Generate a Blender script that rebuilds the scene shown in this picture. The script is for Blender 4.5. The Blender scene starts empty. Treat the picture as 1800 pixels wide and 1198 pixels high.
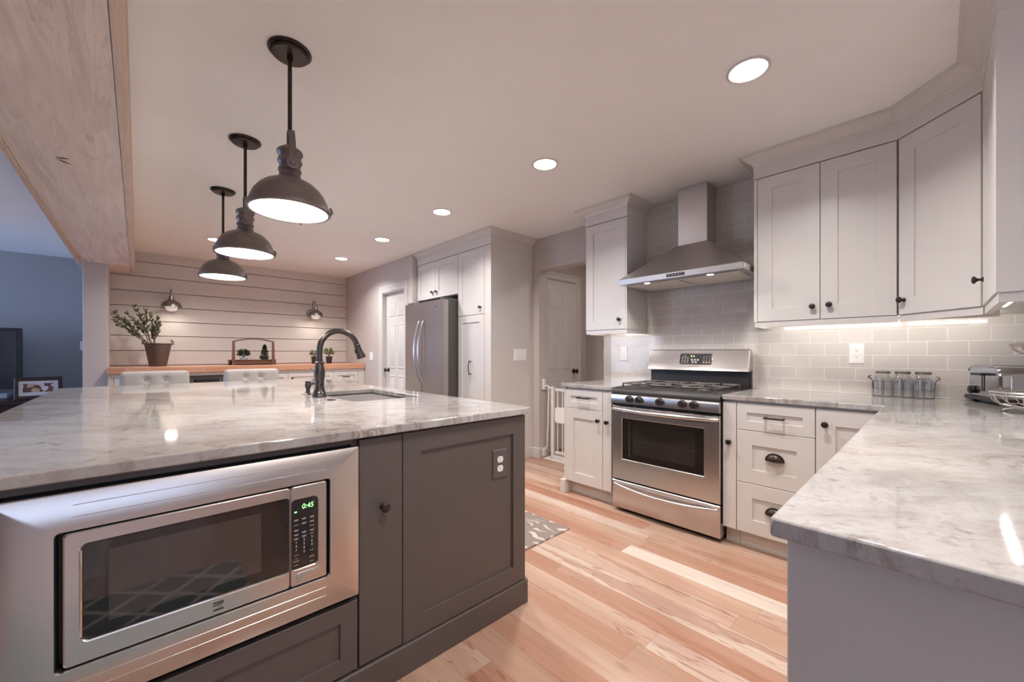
import bpy, bmesh, math, random
from mathutils import Vector, Matrix
random.seed(7)
R = math.radians
SC = bpy.context.scene
COL = SC.collection
CE = 2.4395            # ceiling height

# ------------------------------------------------------------------ camera, world, big lights, exposure
cam = bpy.data.cameras.new('camera')
cam.sensor_width = 36.0
cam.lens = 701.4 / 1800 * 36.0
cam.shift_y = 22.16 / 1800
cam.clip_start = 0.02
camo = bpy.data.objects.new('camera', cam)
COL.objects.link(camo)
camo.location = (0, 0, 1.164)
camo.rotation_euler = (R(90), 0, 0.8174 - R(90))
SC.camera = camo
SC.view_settings.view_transform = 'Standard'
SC.view_settings.look = 'None'
SC.view_settings.gamma = 1.0
SC.view_settings.use_curve_mapping = False
SC.view_settings.exposure = 0.40
SC.cycles.max_bounces = 12
SC.cycles.diffuse_bounces = 6
SC.cycles.glossy_bounces = 5
SC.cycles.transparent_max_bounces = 12
SC.cycles.sample_clamp_indirect = 6.0
SC.cycles.caustics_reflective = False
SC.cycles.caustics_refractive = False
SC.cycles.use_denoising = True

wd = bpy.data.worlds.new('dusk')
SC.world = wd
wd.use_nodes = True
_bg = wd.node_tree.nodes['Background']
_sky = wd.node_tree.nodes.new('ShaderNodeTexSky')
_sky.sky_type = 'HOSEK_WILKIE'
_sky.sun_direction = (-0.6, 0.2, 0.25)
_sky.turbidity = 3.0
wd.node_tree.links.new(_sky.outputs[0], _bg.inputs[0])
_bg.inputs[1].default_value = 0.25


def lamp(name, kind, loc, energy, color, size=0.1, size_y=None, rot=(0, 0, 0), parent=None, spread=None, shape=None, spot=None, blend=0.5):
    l = bpy.data.lights.new(name, kind)
    l.energy = energy
    l.color = color
    if kind == 'AREA':
        l.shape = shape or ('RECTANGLE' if size_y else 'DISK')
        l.size = size
        if size_y:
            l.size_y = size_y
        if spread:
            l.spread = spread
    else:
        l.shadow_soft_size = size
        if kind == 'SPOT':
            l.spot_size = spot or R(120)
            l.spot_blend = blend
    o = bpy.data.objects.new(name, l)
    COL.objects.link(o)
    o.rotation_euler = rot
    o.location = loc
    if parent:
        o.parent = parent
        o.location = Vector(loc) - Vector(LOC[parent.name])
    return o


LOC = {}
WARM = (1.0, 0.963, 0.93)
BLUE = (0.44, 0.62, 1.0)
# dusk daylight entering by the living-room window and the dining window behind the camera
lamp('window_daylight', 'AREA', (-4.42, 6.5, 1.45), 98, BLUE, 1.7, 2.1, rot=(0, R(-90), 0))
lamp('window_daylight', 'AREA', (-1.2, -3.12, 1.5), 28, (0.66, 0.75, 1.0), 3.6, 1.9, rot=(R(90), 0, 0))


# ------------------------------------------------------------------ node helpers and materials
def lin(r, g, b):
    f = lambda c: (c / 255 / 12.92) if c / 255 <= 0.04045 else ((c / 255 + 0.055) / 1.055) ** 2.4
    return (f(r), f(g), f(b), 1.0)


class NT:
    def __init__(s, name):
        s.m = bpy.data.materials.new(name)
        s.m.use_nodes = True
        s.t = s.m.node_tree
        s.b = s.t.nodes['Principled BSDF']

    def n(s, typ, props=None, **inp):
        nd = s.t.nodes.new('ShaderNode' + typ)
        for k, v in (props or {}).items():
            setattr(nd, k, v)
        for k, v in inp.items():
            k = int(k[1:]) if k[0] == 'i' and k[1:].isdigit() else k.replace('_', ' ')
            s.set(nd, k, v)
        return nd

    def set(s, nd, k, v):
        sock = nd.inputs[k]
        if hasattr(v, 'outputs'):
            v = v.outputs[0]
        if hasattr(v, 'is_linked') and hasattr(v, 'node'):
            s.t.links.new(v, sock)
        else:
            sock.default_value = v

    def math(s, op, a, b=0.0, c=None):
        nd = s.n('Math', {'operation': op}, i0=a, i1=b)
        if c is not None:
            s.set(nd, 2, c)
        return nd.outputs[0]

    def obj(s, scale=(1, 1, 1), rot=(0, 0, 0), loc=(0, 0, 0)):
        tc = s.n('TexCoord')
        mp = s.n('Mapping', None, Vector=tc.outputs['Object'], Location=loc, Rotation=rot, Scale=scale)
        return mp.outputs[0]

    def noise(s, vec, scale, detail=4, rough=0.55, dist=0.0):
        return s.n('TexNoise', None, Vector=vec, Scale=scale, Detail=detail, Roughness=rough, Distortion=dist)

    def ramp(s, fac, stops, interp='LINEAR'):
        nd = s.n('ValToRGB', None, i0=fac)
        cr = nd.color_ramp
        cr.interpolation = interp
        while len(cr.elements) < len(stops):
            cr.elements.new(0.5)
        for e, (p, c) in zip(cr.elements, stops):
            e.position = p
            e.color = c if len(c) == 4 else (*c, 1)
        return nd.outputs[0]

    def mix(s, fac, a, b, mode='MIX'):
        nd = s.n('Mix', {'data_type': 'RGBA', 'blend_type': mode})
        for k, v in ((0, fac), (6, a), (7, b)):
            s.set(nd, k, v)
        return nd.outputs[2]

    def bump(s, h, strength=0.2, dist=0.01):
        nd = s.n('Bump', None, Height=h, Strength=strength, Distance=dist)
        s.set(s.b, 'Normal', nd.outputs[0])

    def fin(s, **kw):
        for k, v in kw.items():
            s.set(s.b, k.replace('_', ' '), v)
        return s.m


def paint(name, col, rough=0.5, metal=0.0, var=0.04, scale=6.0, bump=0.0, bscale=120, spec=0.5, aniso=None, coat=0.0):
    t = NT(name)
    v = t.obj()
    nz = t.noise(v, scale, 3)
    a = tuple(c * (1 - var) for c in col[:3]) + (1,)
    b = tuple(min(1, c * (1 + var)) for c in col[:3]) + (1,)
    c = t.ramp(nz.outputs[0], [(0.3, a), (0.7, b)])
    if bump:
        t.bump(t.noise(v, bscale, 2).outputs[0], bump, 0.002)
    return t.fin(Base_Color=c, Roughness=rough, Metallic=metal, Specular_IOR_Level=spec, Coat_Weight=coat)


def brushed(name, col, rough=0.28, axis=(1, 1, 60), strength=0.06):
    t = NT(name)
    v = t.obj(scale=axis)
    nz = t.noise(v, 9, 5, 0.6)
    c = t.ramp(nz.outputs[0], [(0.25, tuple(x * 0.965 for x in col[:3])), (0.75, tuple(min(1, x * 1.03) for x in col[:3]))])
    r = t.n('MapRange', None, Value=nz.outputs[0], i3=rough * 0.92, i4=rough * 1.08)
    if strength > 0.2:
        t.bump(nz.outputs[0], strength, 0.001)
    return t.fin(Base_Color=c, Roughness=r.outputs[0], Metallic=1.0)


def emit(name, col, strength):
    t = NT(name)
    nz = t.noise(t.obj(), 3, 1)
    c = t.ramp(nz.outputs[0], [(0.2, tuple(x * 0.97 for x in col)), (0.8, col)])
    return t.fin(Base_Color=(0.8, 0.8, 0.8, 1), Emission_Color=c, Emission_Strength=strength, Roughness=0.4)


def glassy(name, tint=(0.97, 0.98, 0.98), rough=0.02, refl=0.12):
    t = NT(name)
    tr = t.n('BsdfTransparent', None, Color=(*tint, 1))
    gl = t.n('BsdfGlossy', None, Color=(1, 1, 1, 1), Roughness=rough)
    lw = t.n('LayerWeight', None, Blend=0.35)
    f = t.math('MULTIPLY_ADD', lw.outputs[1], 0.5, refl * 0.5)
    ms = t.n('MixShader', None, i0=f, i1=tr, i2=gl)
    t.t.links.new(ms.outputs[0], t.t.nodes['Material Output'].inputs[0])
    return t.m


def granite():
    t = NT('granite')
    w = t.noise(t.obj(scale=(0.9, 0.9, 0.5)), 1.7, 4)
    v = t.n('VectorMath', {'operation': 'MULTIPLY_ADD'}, i0=w.outputs[1], i1=(0.34, 0.34, 0.1), i2=t.obj(rot=(0, 0, R(40)))).outputs[0]
    mp = lambda a, b, c: t.n('Mapping', None, Vector=v, Scale=(a, b, c)).outputs[0]
    n1 = t.noise(mp(0.9, 2.2, 0.9), 2.4, 10, 0.70, 0.3)         # broad grey clouds, drawn out
    n2 = t.noise(mp(0.9, 2.3, 0.5), 1.7, 10, 0.72, 0.3)         # brown veins
    n3 = t.noise(mp(2.0, 5.5, 1.4), 4.2, 9, 0.74, 0.2)          # short dark flecks
    n4 = t.noise(t.obj(), 85, 5, 0.75)                          # crystal grain
    n5 = t.noise(mp(1.0, 1.6, 0.3), 1.5, 4, 0.55)
    n6 = t.noise(t.obj(scale=(1, 1, 0.25)), 17, 5, 0.65, 0.3)   # smoky blotches that show along the cut edge
    c = t.ramp(n1.outputs[0], [(0.30, lin(140, 133, 131)), (0.42, lin(164, 159, 157)), (0.52, lin(181, 179, 177)), (0.60, lin(188, 186, 185)), (0.72, lin(158, 153, 152))])
    c = t.mix(t.ramp(n5.outputs[0], [(0.40, (0, 0, 0)), (0.68, (0.5, 0.5, 0.5))]), c, lin(164, 152, 144))
    fl = t.ramp(n3.outputs[0], [(0.56, (0, 0, 0)), (0.66, (0.75, 0.75, 0.75))])
    c = t.mix(t.math('MULTIPLY', fl, t.ramp(n5.outputs[0], [(0.36, (0.2, 0.2, 0.2)), (0.56, (1, 1, 1))])), c, lin(140, 126, 119))
    vein = t.math('ABSOLUTE', t.math('SUBTRACT', n2.outputs[0], 0.5))
    vm = t.ramp(vein, [(0.0, (1, 1, 1)), (0.008, (0.75, 0.75, 0.75)), (0.030, (0, 0, 0))])
    sel = t.ramp(t.noise(t.obj(loc=(3, 1, 0)), 1.9, 5, 0.65).outputs[0], [(0.47, (0, 0, 0)), (0.58, (1, 1, 1))])
    c = t.mix(t.math('MULTIPLY', t.math('MULTIPLY', vm, sel), 0.8), c, lin(123, 100, 89))
    sp = t.ramp(n4.outputs[0], [(0.52, (0, 0, 0)), (0.70, (0.45, 0.45, 0.45))])
    c = t.mix(sp, c, lin(134, 125, 124))
    dk = t.ramp(n3.outputs[0], [(0.31, (0.9, 0.9, 0.9)), (0.41, (0, 0, 0))])
    c = t.mix(t.math('MULTIPLY', dk, t.ramp(n5.outputs[0], [(0.44, (1, 1, 1)), (0.60, (0.2, 0.2, 0.2))])), c, lin(101, 91, 91))
    c = t.mix(t.math('MULTIPLY', t.ramp(n6.outputs[0], [(0.60, (0, 0, 0)), (0.70, (0.7, 0.7, 0.7))]), t.ramp(n5.outputs[0], [(0.42, (0, 0, 0)), (0.54, (1, 1, 1))])), c, lin(113, 101, 99))
    return t.fin(Base_Color=c, Roughness=0.06, Specular_IOR_Level=0.5)


def planks(name, w, L, cols, axis='Y', grain=1.0, streak=0.5, streakcol=(0.3, 0.16, 0.1), rough=0.28, gap=0.0016, gapcol=(0.2, 0.12, 0.08), knots=True, wavy=0.0, tone=None):
    t = NT(name)
    tc = t.n('TexCoord')
    s = t.n('SeparateXYZ', None, i0=tc.outputs['Object'])
    x, y, z = s.outputs[0], s.outputs[1], s.outputs[2]
    if axis == 'X':
        x, y = y, x
    px = t.math('DIVIDE', x, w)
    ix = t.math('FLOOR', px)
    fx = t.math('FRACT', px)
    rnd = t.n('TexWhiteNoise', {'noise_dimensions': '1D'}, W=ix)
    py = t.math('DIVIDE', t.math('MULTIPLY_ADD', rnd.outputs[0], L * 3.7, y), L)
    iy = t.math('FLOOR', py)
    fy = t.math('FRACT', py)
    cell = t.n('CombineXYZ', None, i0=ix, i1=iy, i2=0.0)
    wn = t.n('TexWhiteNoise', {'noise_dimensions': '3D'}, Vector=cell)
    base = t.ramp(wn.outputs[0], [((i + 0.5) / len(cols), c) for i, c in enumerate(cols)])
    # grain, offset per plank
    off = t.math('MULTIPLY', wn.outputs[0], 37.0)
    gv = t.n('CombineXYZ', None, i0=t.math('ADD', t.math('MULTIPLY', x, 1.0), off), i1=t.math('MULTIPLY', y, 0.075), i2=z)
    g1 = t.noise(gv, 26 * grain, 6, 0.6, 0.5 + wavy)
    gm = t.n('MapRange', None, Value=g1.outputs[0], i1=0.3, i2=0.7, i3=0.86, i4=1.1)
    c = t.mix(1.0, base, gm.outputs[0], 'MULTIPLY')
    sv = t.n('CombineXYZ', None, i0=t.math('ADD', x, t.math('MULTIPLY', off, 2.3)), i1=t.math('MULTIPLY', y, 0.085), i2=z)
    g2 = t.noise(sv, 7.5 * grain, 5, 0.55, 0.25 + wavy)
    st = t.ramp(g2.outputs[0], [(0.575, (0, 0, 0)), (0.585, (1, 1, 1)), (0.60, (0.5, 0.5, 0.5)), (0.66, (0.7, 0.7, 0.7)), (0.675, (1, 1, 1)), (0.685, (0.1, 0.1, 0.1))])
    sel = t.math('GREATER_THAN', t.n('TexWhiteNoise', {'noise_dimensions': '3D'}, Vector=t.n('VectorMath', {'operation': 'ADD'}, i0=cell, i1=(7.3, 2.1, 0)).outputs[0]).outputs[0], 0.35)
    c = t.mix(t.math('MULTIPLY', t.math('MULTIPLY', st, sel), streak), c, (*streakcol, 1))
    g3 = t.noise(t.n('CombineXYZ', None, i0=t.math('ADD', x, t.math('MULTIPLY', off, 1.1)), i1=t.math('MULTIPLY', y, 0.12), i2=z).outputs[0], 5.0 * grain, 3, 0.5, 0.3 + wavy)
    c = t.mix(t.ramp(g3.outputs[0], [(0.50, (0, 0, 0)), (0.56, (0.35, 0.35, 0.35))]), c, tone or c)
    li = t.math('ABSOLUTE', t.math('SUBTRACT', g2.outputs[0], 0.52))
    c = t.mix(t.math('MULTIPLY', t.math('MULTIPLY', t.ramp(li, [(0.0, (1, 1, 1)), (0.006, (0, 0, 0))]), sel), streak), c, (*streakcol, 1))
    if knots:
        kn = t.n('TexVoronoi', None, Vector=t.n('CombineXYZ', None, i0=x, i1=t.math('MULTIPLY', y, 0.45), i2=0.0), Scale=2.2)
        km = t.ramp(kn.outputs[0], [(0.0, (1, 1, 1)), (0.02, (0.7, 0.7, 0.7)), (0.05, (0, 0, 0))])
        c = t.mix(t.math('MULTIPLY', km, 0.55), c, (*[q * 0.7 for q in streakcol], 1))
    gx = t.math('LESS_THAN', fx, gap / w)
    gy = t.math('LESS_THAN', fy, gap / L)
    gg = t.math('MAXIMUM', gx, gy)
    c = t.mix(t.math('MULTIPLY', gg, 0.55), c, (*gapcol, 1))
    t.bump(t.math('SUBTRACT', t.math('MULTIPLY', g1.outputs[0], 0.15), gg), 0.25, 0.001)
    return t.fin(Base_Color=c, Roughness=rough, Specular_IOR_Level=0.4)


def tile():
    t = NT('glazed_tile')
    tc = t.n('TexCoord')
    s = t.n('SeparateXYZ', None, i0=tc.outputs['Object'])
    u = t.math('SUBTRACT', s.outputs[1], s.outputs[0])
    v = t.n('CombineXYZ', None, i0=u, i1=s.outputs[2], i2=0.0)
    br = t.n('TexBrick', {'offset': 0.5, 'squash': 1.0}, Vector=v, Color1=lin(212, 205, 198), Color2=lin(206, 198, 191), Mortar=lin(232, 227, 221), Scale=1.0)
    for k, q in (('Mortar Size', 0.0022), ('Mortar Smooth', 0.3), ('Brick Width', 0.154), ('Row Height', 0.0785), ('Bias', 0.0)):
        br.inputs[k].default_value = q
    wav = t.noise(v, 14, 2)
    h = t.math('SUBTRACT', t.math('MULTIPLY', wav.outputs[0], 0.25), br.outputs[1])
    t.bump(h, 0.35, 0.002)
    rr = t.n('MapRange', None, Value=br.outputs[1], i3=0.07, i4=0.6)
    return t.fin(Base_Color=br.outputs[0], Roughness=rr.outputs[0], Specular_IOR_Level=0.22)


M = {}
M['ceiling'] = paint('ceiling_paint', (0.885, 0.88, 0.875), 0.85, var=0.01)
M['wall'] = paint('greige_paint', (0.53, 0.475, 0.448), 0.7, var=0.015)
M['blue'] = paint('blue_grey_paint', (0.33, 0.328, 0.335), 0.75, var=0.02)
M['white'] = paint('cabinet_white', (0.64, 0.606, 0.578), 0.34, var=0.012)
M['trim'] = paint('trim_white', (0.62, 0.592, 0.572), 0.4, var=0.012)
M['post'] = paint('post_paint', (0.60, 0.55, 0.55), 0.6, var=0.01)
M['island'] = paint('charcoal_paint', (0.098, 0.078, 0.071), 0.42, var=0.03)
M['islanddk'] = paint('charcoal_shadow_gap', (0.02, 0.017, 0.016), 0.6)
M['shiplap'] = paint('shiplap_white', (0.66, 0.615, 0.585), 0.55, var=0.015, scale=3)
M['granite'] = granite()
M['floor'] = planks('hickory_floor', 0.122, 1.35, [lin(180, 147, 127), lin(199, 176, 157), lin(174, 132, 109), lin(212, 195, 182), lin(187, 153, 132), lin(168, 124, 102), lin(197, 170, 150), lin(181, 141, 119)], 'Y', streak=0.8, streakcol=(0.29, 0.115, 0.068), rough=0.24, tone=lin(170, 118, 94))
M['beam'] = planks('whitewashed_beam', 4.0, 40.0, [lin(230, 214, 204)], 'Y', grain=0.9, streak=0.28, streakcol=(0.30, 0.23, 0.20), rough=0.6, wavy=0.35, tone=lin(212, 190, 178), gap=0.0001)
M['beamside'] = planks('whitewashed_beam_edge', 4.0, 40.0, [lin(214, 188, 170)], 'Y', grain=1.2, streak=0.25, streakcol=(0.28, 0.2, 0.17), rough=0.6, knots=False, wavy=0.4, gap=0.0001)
M['oak'] = planks('butcher_block', 0.045, 0.7, [lin(200, 150, 122), lin(192, 141, 113), lin(208, 160, 132)], 'X', grain=1.6, streak=0.25, streakcol=(0.3, 0.13, 0.07), rough=0.35, knots=False)
M['walnut'] = planks('brown_wood', 0.2, 2.0, [lin(112, 78, 62), lin(104, 70, 55)], 'X', grain=1.6, streak=0.3, streakcol=(0.06, 0.03, 0.02), rough=0.5, knots=False)
M['darkwood'] = planks('espresso_wood', 0.3, 2.0, [lin(58, 38, 36), lin(50, 32, 30)], 'X', grain=1.2, streak=0.2, streakcol=(0.02, 0.01, 0.01), rough=0.35, knots=False)
M['tile'] = tile()
M['steel'] = brushed('brushed_steel', (0.66, 0.63, 0.615), 0.26, (1.5, 1.5, 70))
M['steelv'] = brushed('brushed_steel_vertical', (0.66, 0.625, 0.61), 0.36, (60, 60, 1.2))
M['steelf'] = brushed('fridge_steel', (0.46, 0.42, 0.40), 0.38, (60, 60, 1.2))
M['sinksteel'] = brushed('sink_steel', (0.20, 0.18, 0.17), 0.34, (60, 60, 1.5))
M['steeld'] = brushed('dark_steel', (0.33, 0.31, 0.30), 0.3, (1.5, 1.5, 60))
M['plate'] = paint('satin_aluminium', (0.62, 0.61, 0.61), 0.35, 0.6, 0.02)
M['toaster'] = paint('polished_aluminium', (0.56, 0.56, 0.575), 0.13, 1.0, 0.03)
M['chrome'] = paint('chrome', (0.82, 0.82, 0.82), 0.06, 1.0, 0.02)
M['bronze'] = paint('oil_rubbed_bronze', (0.055, 0.042, 0.038), 0.34, 0.75, 0.2, 30)
M['bronzel'] = paint('aged_bronze', (0.20, 0.165, 0.15), 0.45, 0.5, 0.15, 18)
M['gun'] = paint('gunmetal_nickel', (0.085, 0.072, 0.067), 0.27, 0.75, 0.1, 20)
M['black'] = paint('black_enamel', (0.022, 0.018, 0.017), 0.48, 0, 0.1)
M['iron'] = paint('cast_iron', (0.15, 0.132, 0.125), 0.35, 0.5, 0.2, 40)
M['blackglass'] = paint('black_glass', (0.016, 0.012, 0.011), 0.03, 0, 0.05, spec=0.75)
M['ovenglass'] = paint('oven_glass', (0.03, 0.024, 0.021), 0.05, 0, 0.1, spec=0.6)
M['mesh'] = paint('perforated_window_mesh', (0.055, 0.042, 0.038), 0.035, 0, 0.06, spec=0.75)
M['fridgeside'] = paint('fridge_side_grey', (0.075, 0.066, 0.064), 0.5, 0, 0.05, bump=0.1, bscale=300)
M['plastic'] = paint('white_plastic', (0.88, 0.85, 0.83), 0.35, 0, 0.01)
M['greyplastic'] = paint('charcoal_plastic', (0.10, 0.083, 0.078), 0.4)
M['slot'] = paint('socket_slot', (0.03, 0.025, 0.025), 0.5)
M['gate'] = paint('gate_white', (0.74, 0.71, 0.69), 0.35, 0, 0.01)
M['fabric'] = paint('grey_linen', (0.50, 0.465, 0.445), 0.9, 0, 0.06, 60, bump=0.3, bscale=500)
M['leaf'] = paint('olive_leaf', (0.12, 0.135, 0.07), 0.55, 0, 0.35, 25)
M['leafd'] = paint('boxwood_leaf', (0.035, 0.06, 0.03), 0.55, 0, 0.4, 30)
M['leafl'] = paint('fresh_leaf', (0.17, 0.22, 0.085), 0.55, 0, 0.35, 30)
M['twig'] = paint('twig_bark', (0.16, 0.105, 0.08), 0.8, 0, 0.2, 30)
M['soil'] = paint('potting_soil', (0.03, 0.02, 0.015), 0.95, 0, 0.3, 50)
M['pot'] = paint('dark_pot', (0.035, 0.025, 0.023), 0.4, 0, 0.1)
M['potw'] = paint('pale_blue_pot', (0.45, 0.50, 0.55), 0.4, 0, 0.1)
M['tv'] = paint('tv_screen', (0.012, 0.013, 0.018), 0.22, 0, 0.1)
M['tvp'] = paint('tv_bezel', (0.02, 0.021, 0.026), 0.35, 0, 0.1)
M['silver'] = paint('silver_plastic', (0.45, 0.48, 0.55), 0.35, 0.4, 0.05)
M['glass'] = glassy('clear_glass')
M['jar'] = glassy('jar_glass', (0.975, 0.98, 0.98), 0.03, 0.05)
M['pane'] = glassy('window_pane', (0.97, 0.98, 1.0), 0.0, 0.05)
M['lens'] = emit('lamp_lens', (1.0, 0.95, 0.90), 9.0)
M['diffuser'] = emit('pendant_diffuser', (1.0, 0.96, 0.91), 5.0)
M['led'] = emit('led_tape', (1.0, 0.97, 0.92), 6.0)
M['globe'] = emit('frosted_globe', (1.0, 0.93, 0.84), 0.28)
M['green'] = emit('green_digits', (0.12, 1.0, 0.10), 1.6)
M['yellowgreen'] = emit('yellow_green_digits', (0.65, 1.0, 0.12), 1.6)
M['ink'] = paint('printed_white', (0.55, 0.52, 0.51), 0.5)
M['inkd'] = paint('printed_dark', (0.05, 0.042, 0.04), 0.5)
M['red'] = paint('printed_red', (0.30, 0.03, 0.02), 0.5)
M['mat'] = paint('mount_board', (0.78, 0.77, 0.77), 0.8, 0, 0.01)
M['filter'] = paint('hood_filter_mesh', (0.74, 0.70, 0.645), 0.45, 0.25, 0.06, 200, bump=0.3, bscale=350)


def bucket_mat():
    t = NT('woven_copper')
    v = t.obj()
    br = t.n('TexWave', {'wave_type': 'BANDS', 'bands_direction': 'Z'}, Vector=v, Scale=26.0, Distortion=3.0, Detail=2.0)
    nz = t.noise(v, 22, 3)
    c = t.mix(nz.outputs[0], (0.13, 0.102, 0.095, 1), (0.21, 0.17, 0.155, 1))
    c = t.mix(t.math('MULTIPLY', br.outputs[1], 0.4), c, (0.09, 0.06, 0.05, 1))
    t.bump(br.outputs[1], 0.4, 0.003)
    return t.fin(Base_Color=c, Roughness=0.4, Metallic=0.6)


def leaf_rug():
    t = NT('leaf_rug_pile')
    v = t.obj()
    w = t.noise(v, 5, 2)
    d = t.n('VectorMath', {'operation': 'MULTIPLY_ADD'}, i0=w.outputs[1], i1=(0.14, 0.14, 0), i2=v).outputs[0]
    vo = t.n('TexVoronoi', None, Vector=d, Scale=3.1)
    s = t.n('SeparateXYZ', None, i0=t.n('VectorMath', {'operation': 'SUBTRACT'}, i0=t.n('VectorMath', {'operation': 'SCALE'}, i0=d, Scale=3.1).outputs[0], i1=t.n('VectorMath', {'operation': 'SCALE'}, i0=vo.outputs['Position'], Scale=3.1).outputs[0]).outputs[0])
    ang = t.math('ARCTAN2', s.outputs[1], s.outputs[0])
    sn = t.math('SINE', t.math('MULTIPLY', ang, 11.0))
    m = t.ramp(sn, [(0.45, (0, 0, 0)), (0.55, (1, 1, 1))])
    edge = t.n('TexVoronoi', {'feature': 'DISTANCE_TO_EDGE'}, Vector=d, Scale=3.1)
    em = t.ramp(edge.outputs[0], [(0.03, (0, 0, 0)), (0.06, (1, 1, 1))])
    f = t.math('MULTIPLY', m, em)
    nz = t.noise(v, 260, 2)
    c = t.mix(f, lin(140, 126, 119), lin(206, 192, 183))
    c = t.mix(1.0, c, t.n('MapRange', None, Value=nz.outputs[0], i3=0.8, i4=1.15).outputs[0], 'MULTIPLY')
    t.bump(t.math('ADD', nz.outputs[0], f), 0.4, 0.004)
    return t.fin(Base_Color=c, Roughness=0.95)


def lattice_rug():
    t = NT('lattice_rug_pile')
    v = t.obj(rot=(0, 0, R(45)), scale=(6.5, 6.5, 1))
    s = t.n('SeparateXYZ', None, i0=v)
    fx = t.math('LESS_THAN', t.math('FRACT', s.outputs[0]), 0.14)
    fy = t.math('LESS_THAN', t.math('FRACT', s.outputs[1]), 0.14)
    nz = t.noise(t.obj(), 200, 2)
    c = t.mix(t.math('MAXIMUM', fx, fy), lin(88, 110, 112), lin(210, 205, 200))
    t.bump(nz.outputs[0], 0.4, 0.004)
    return t.fin(Base_Color=c, Roughness=0.95)


def photo_mat():
    t = NT('family_photo_print')
    v = t.obj()
    vo = t.n('TexVoronoi', None, Vector=v, Scale=22.0)
    s = t.n('SeparateXYZ', None, i0=vo.outputs['Color'])
    c = t.ramp(s.outputs[0], [(0.1, lin(90, 62, 60)), (0.35, lin(205, 170, 145)), (0.5, lin(222, 214, 214)), (0.65, lin(120, 70, 66)), (0.85, lin(230, 225, 228))], 'CONSTANT')
    return t.fin(Base_Color=c, Roughness=0.3)


M['bucket'] = bucket_mat()
M['darkrug'] = paint('charcoal_rug_pile', (0.05, 0.052, 0.06), 0.95, 0, 0.2, 80, bump=0.4, bscale=300)
M['leafrug'] = leaf_rug()
M['latrug'] = lattice_rug()
M['photo'] = photo_mat()


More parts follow.
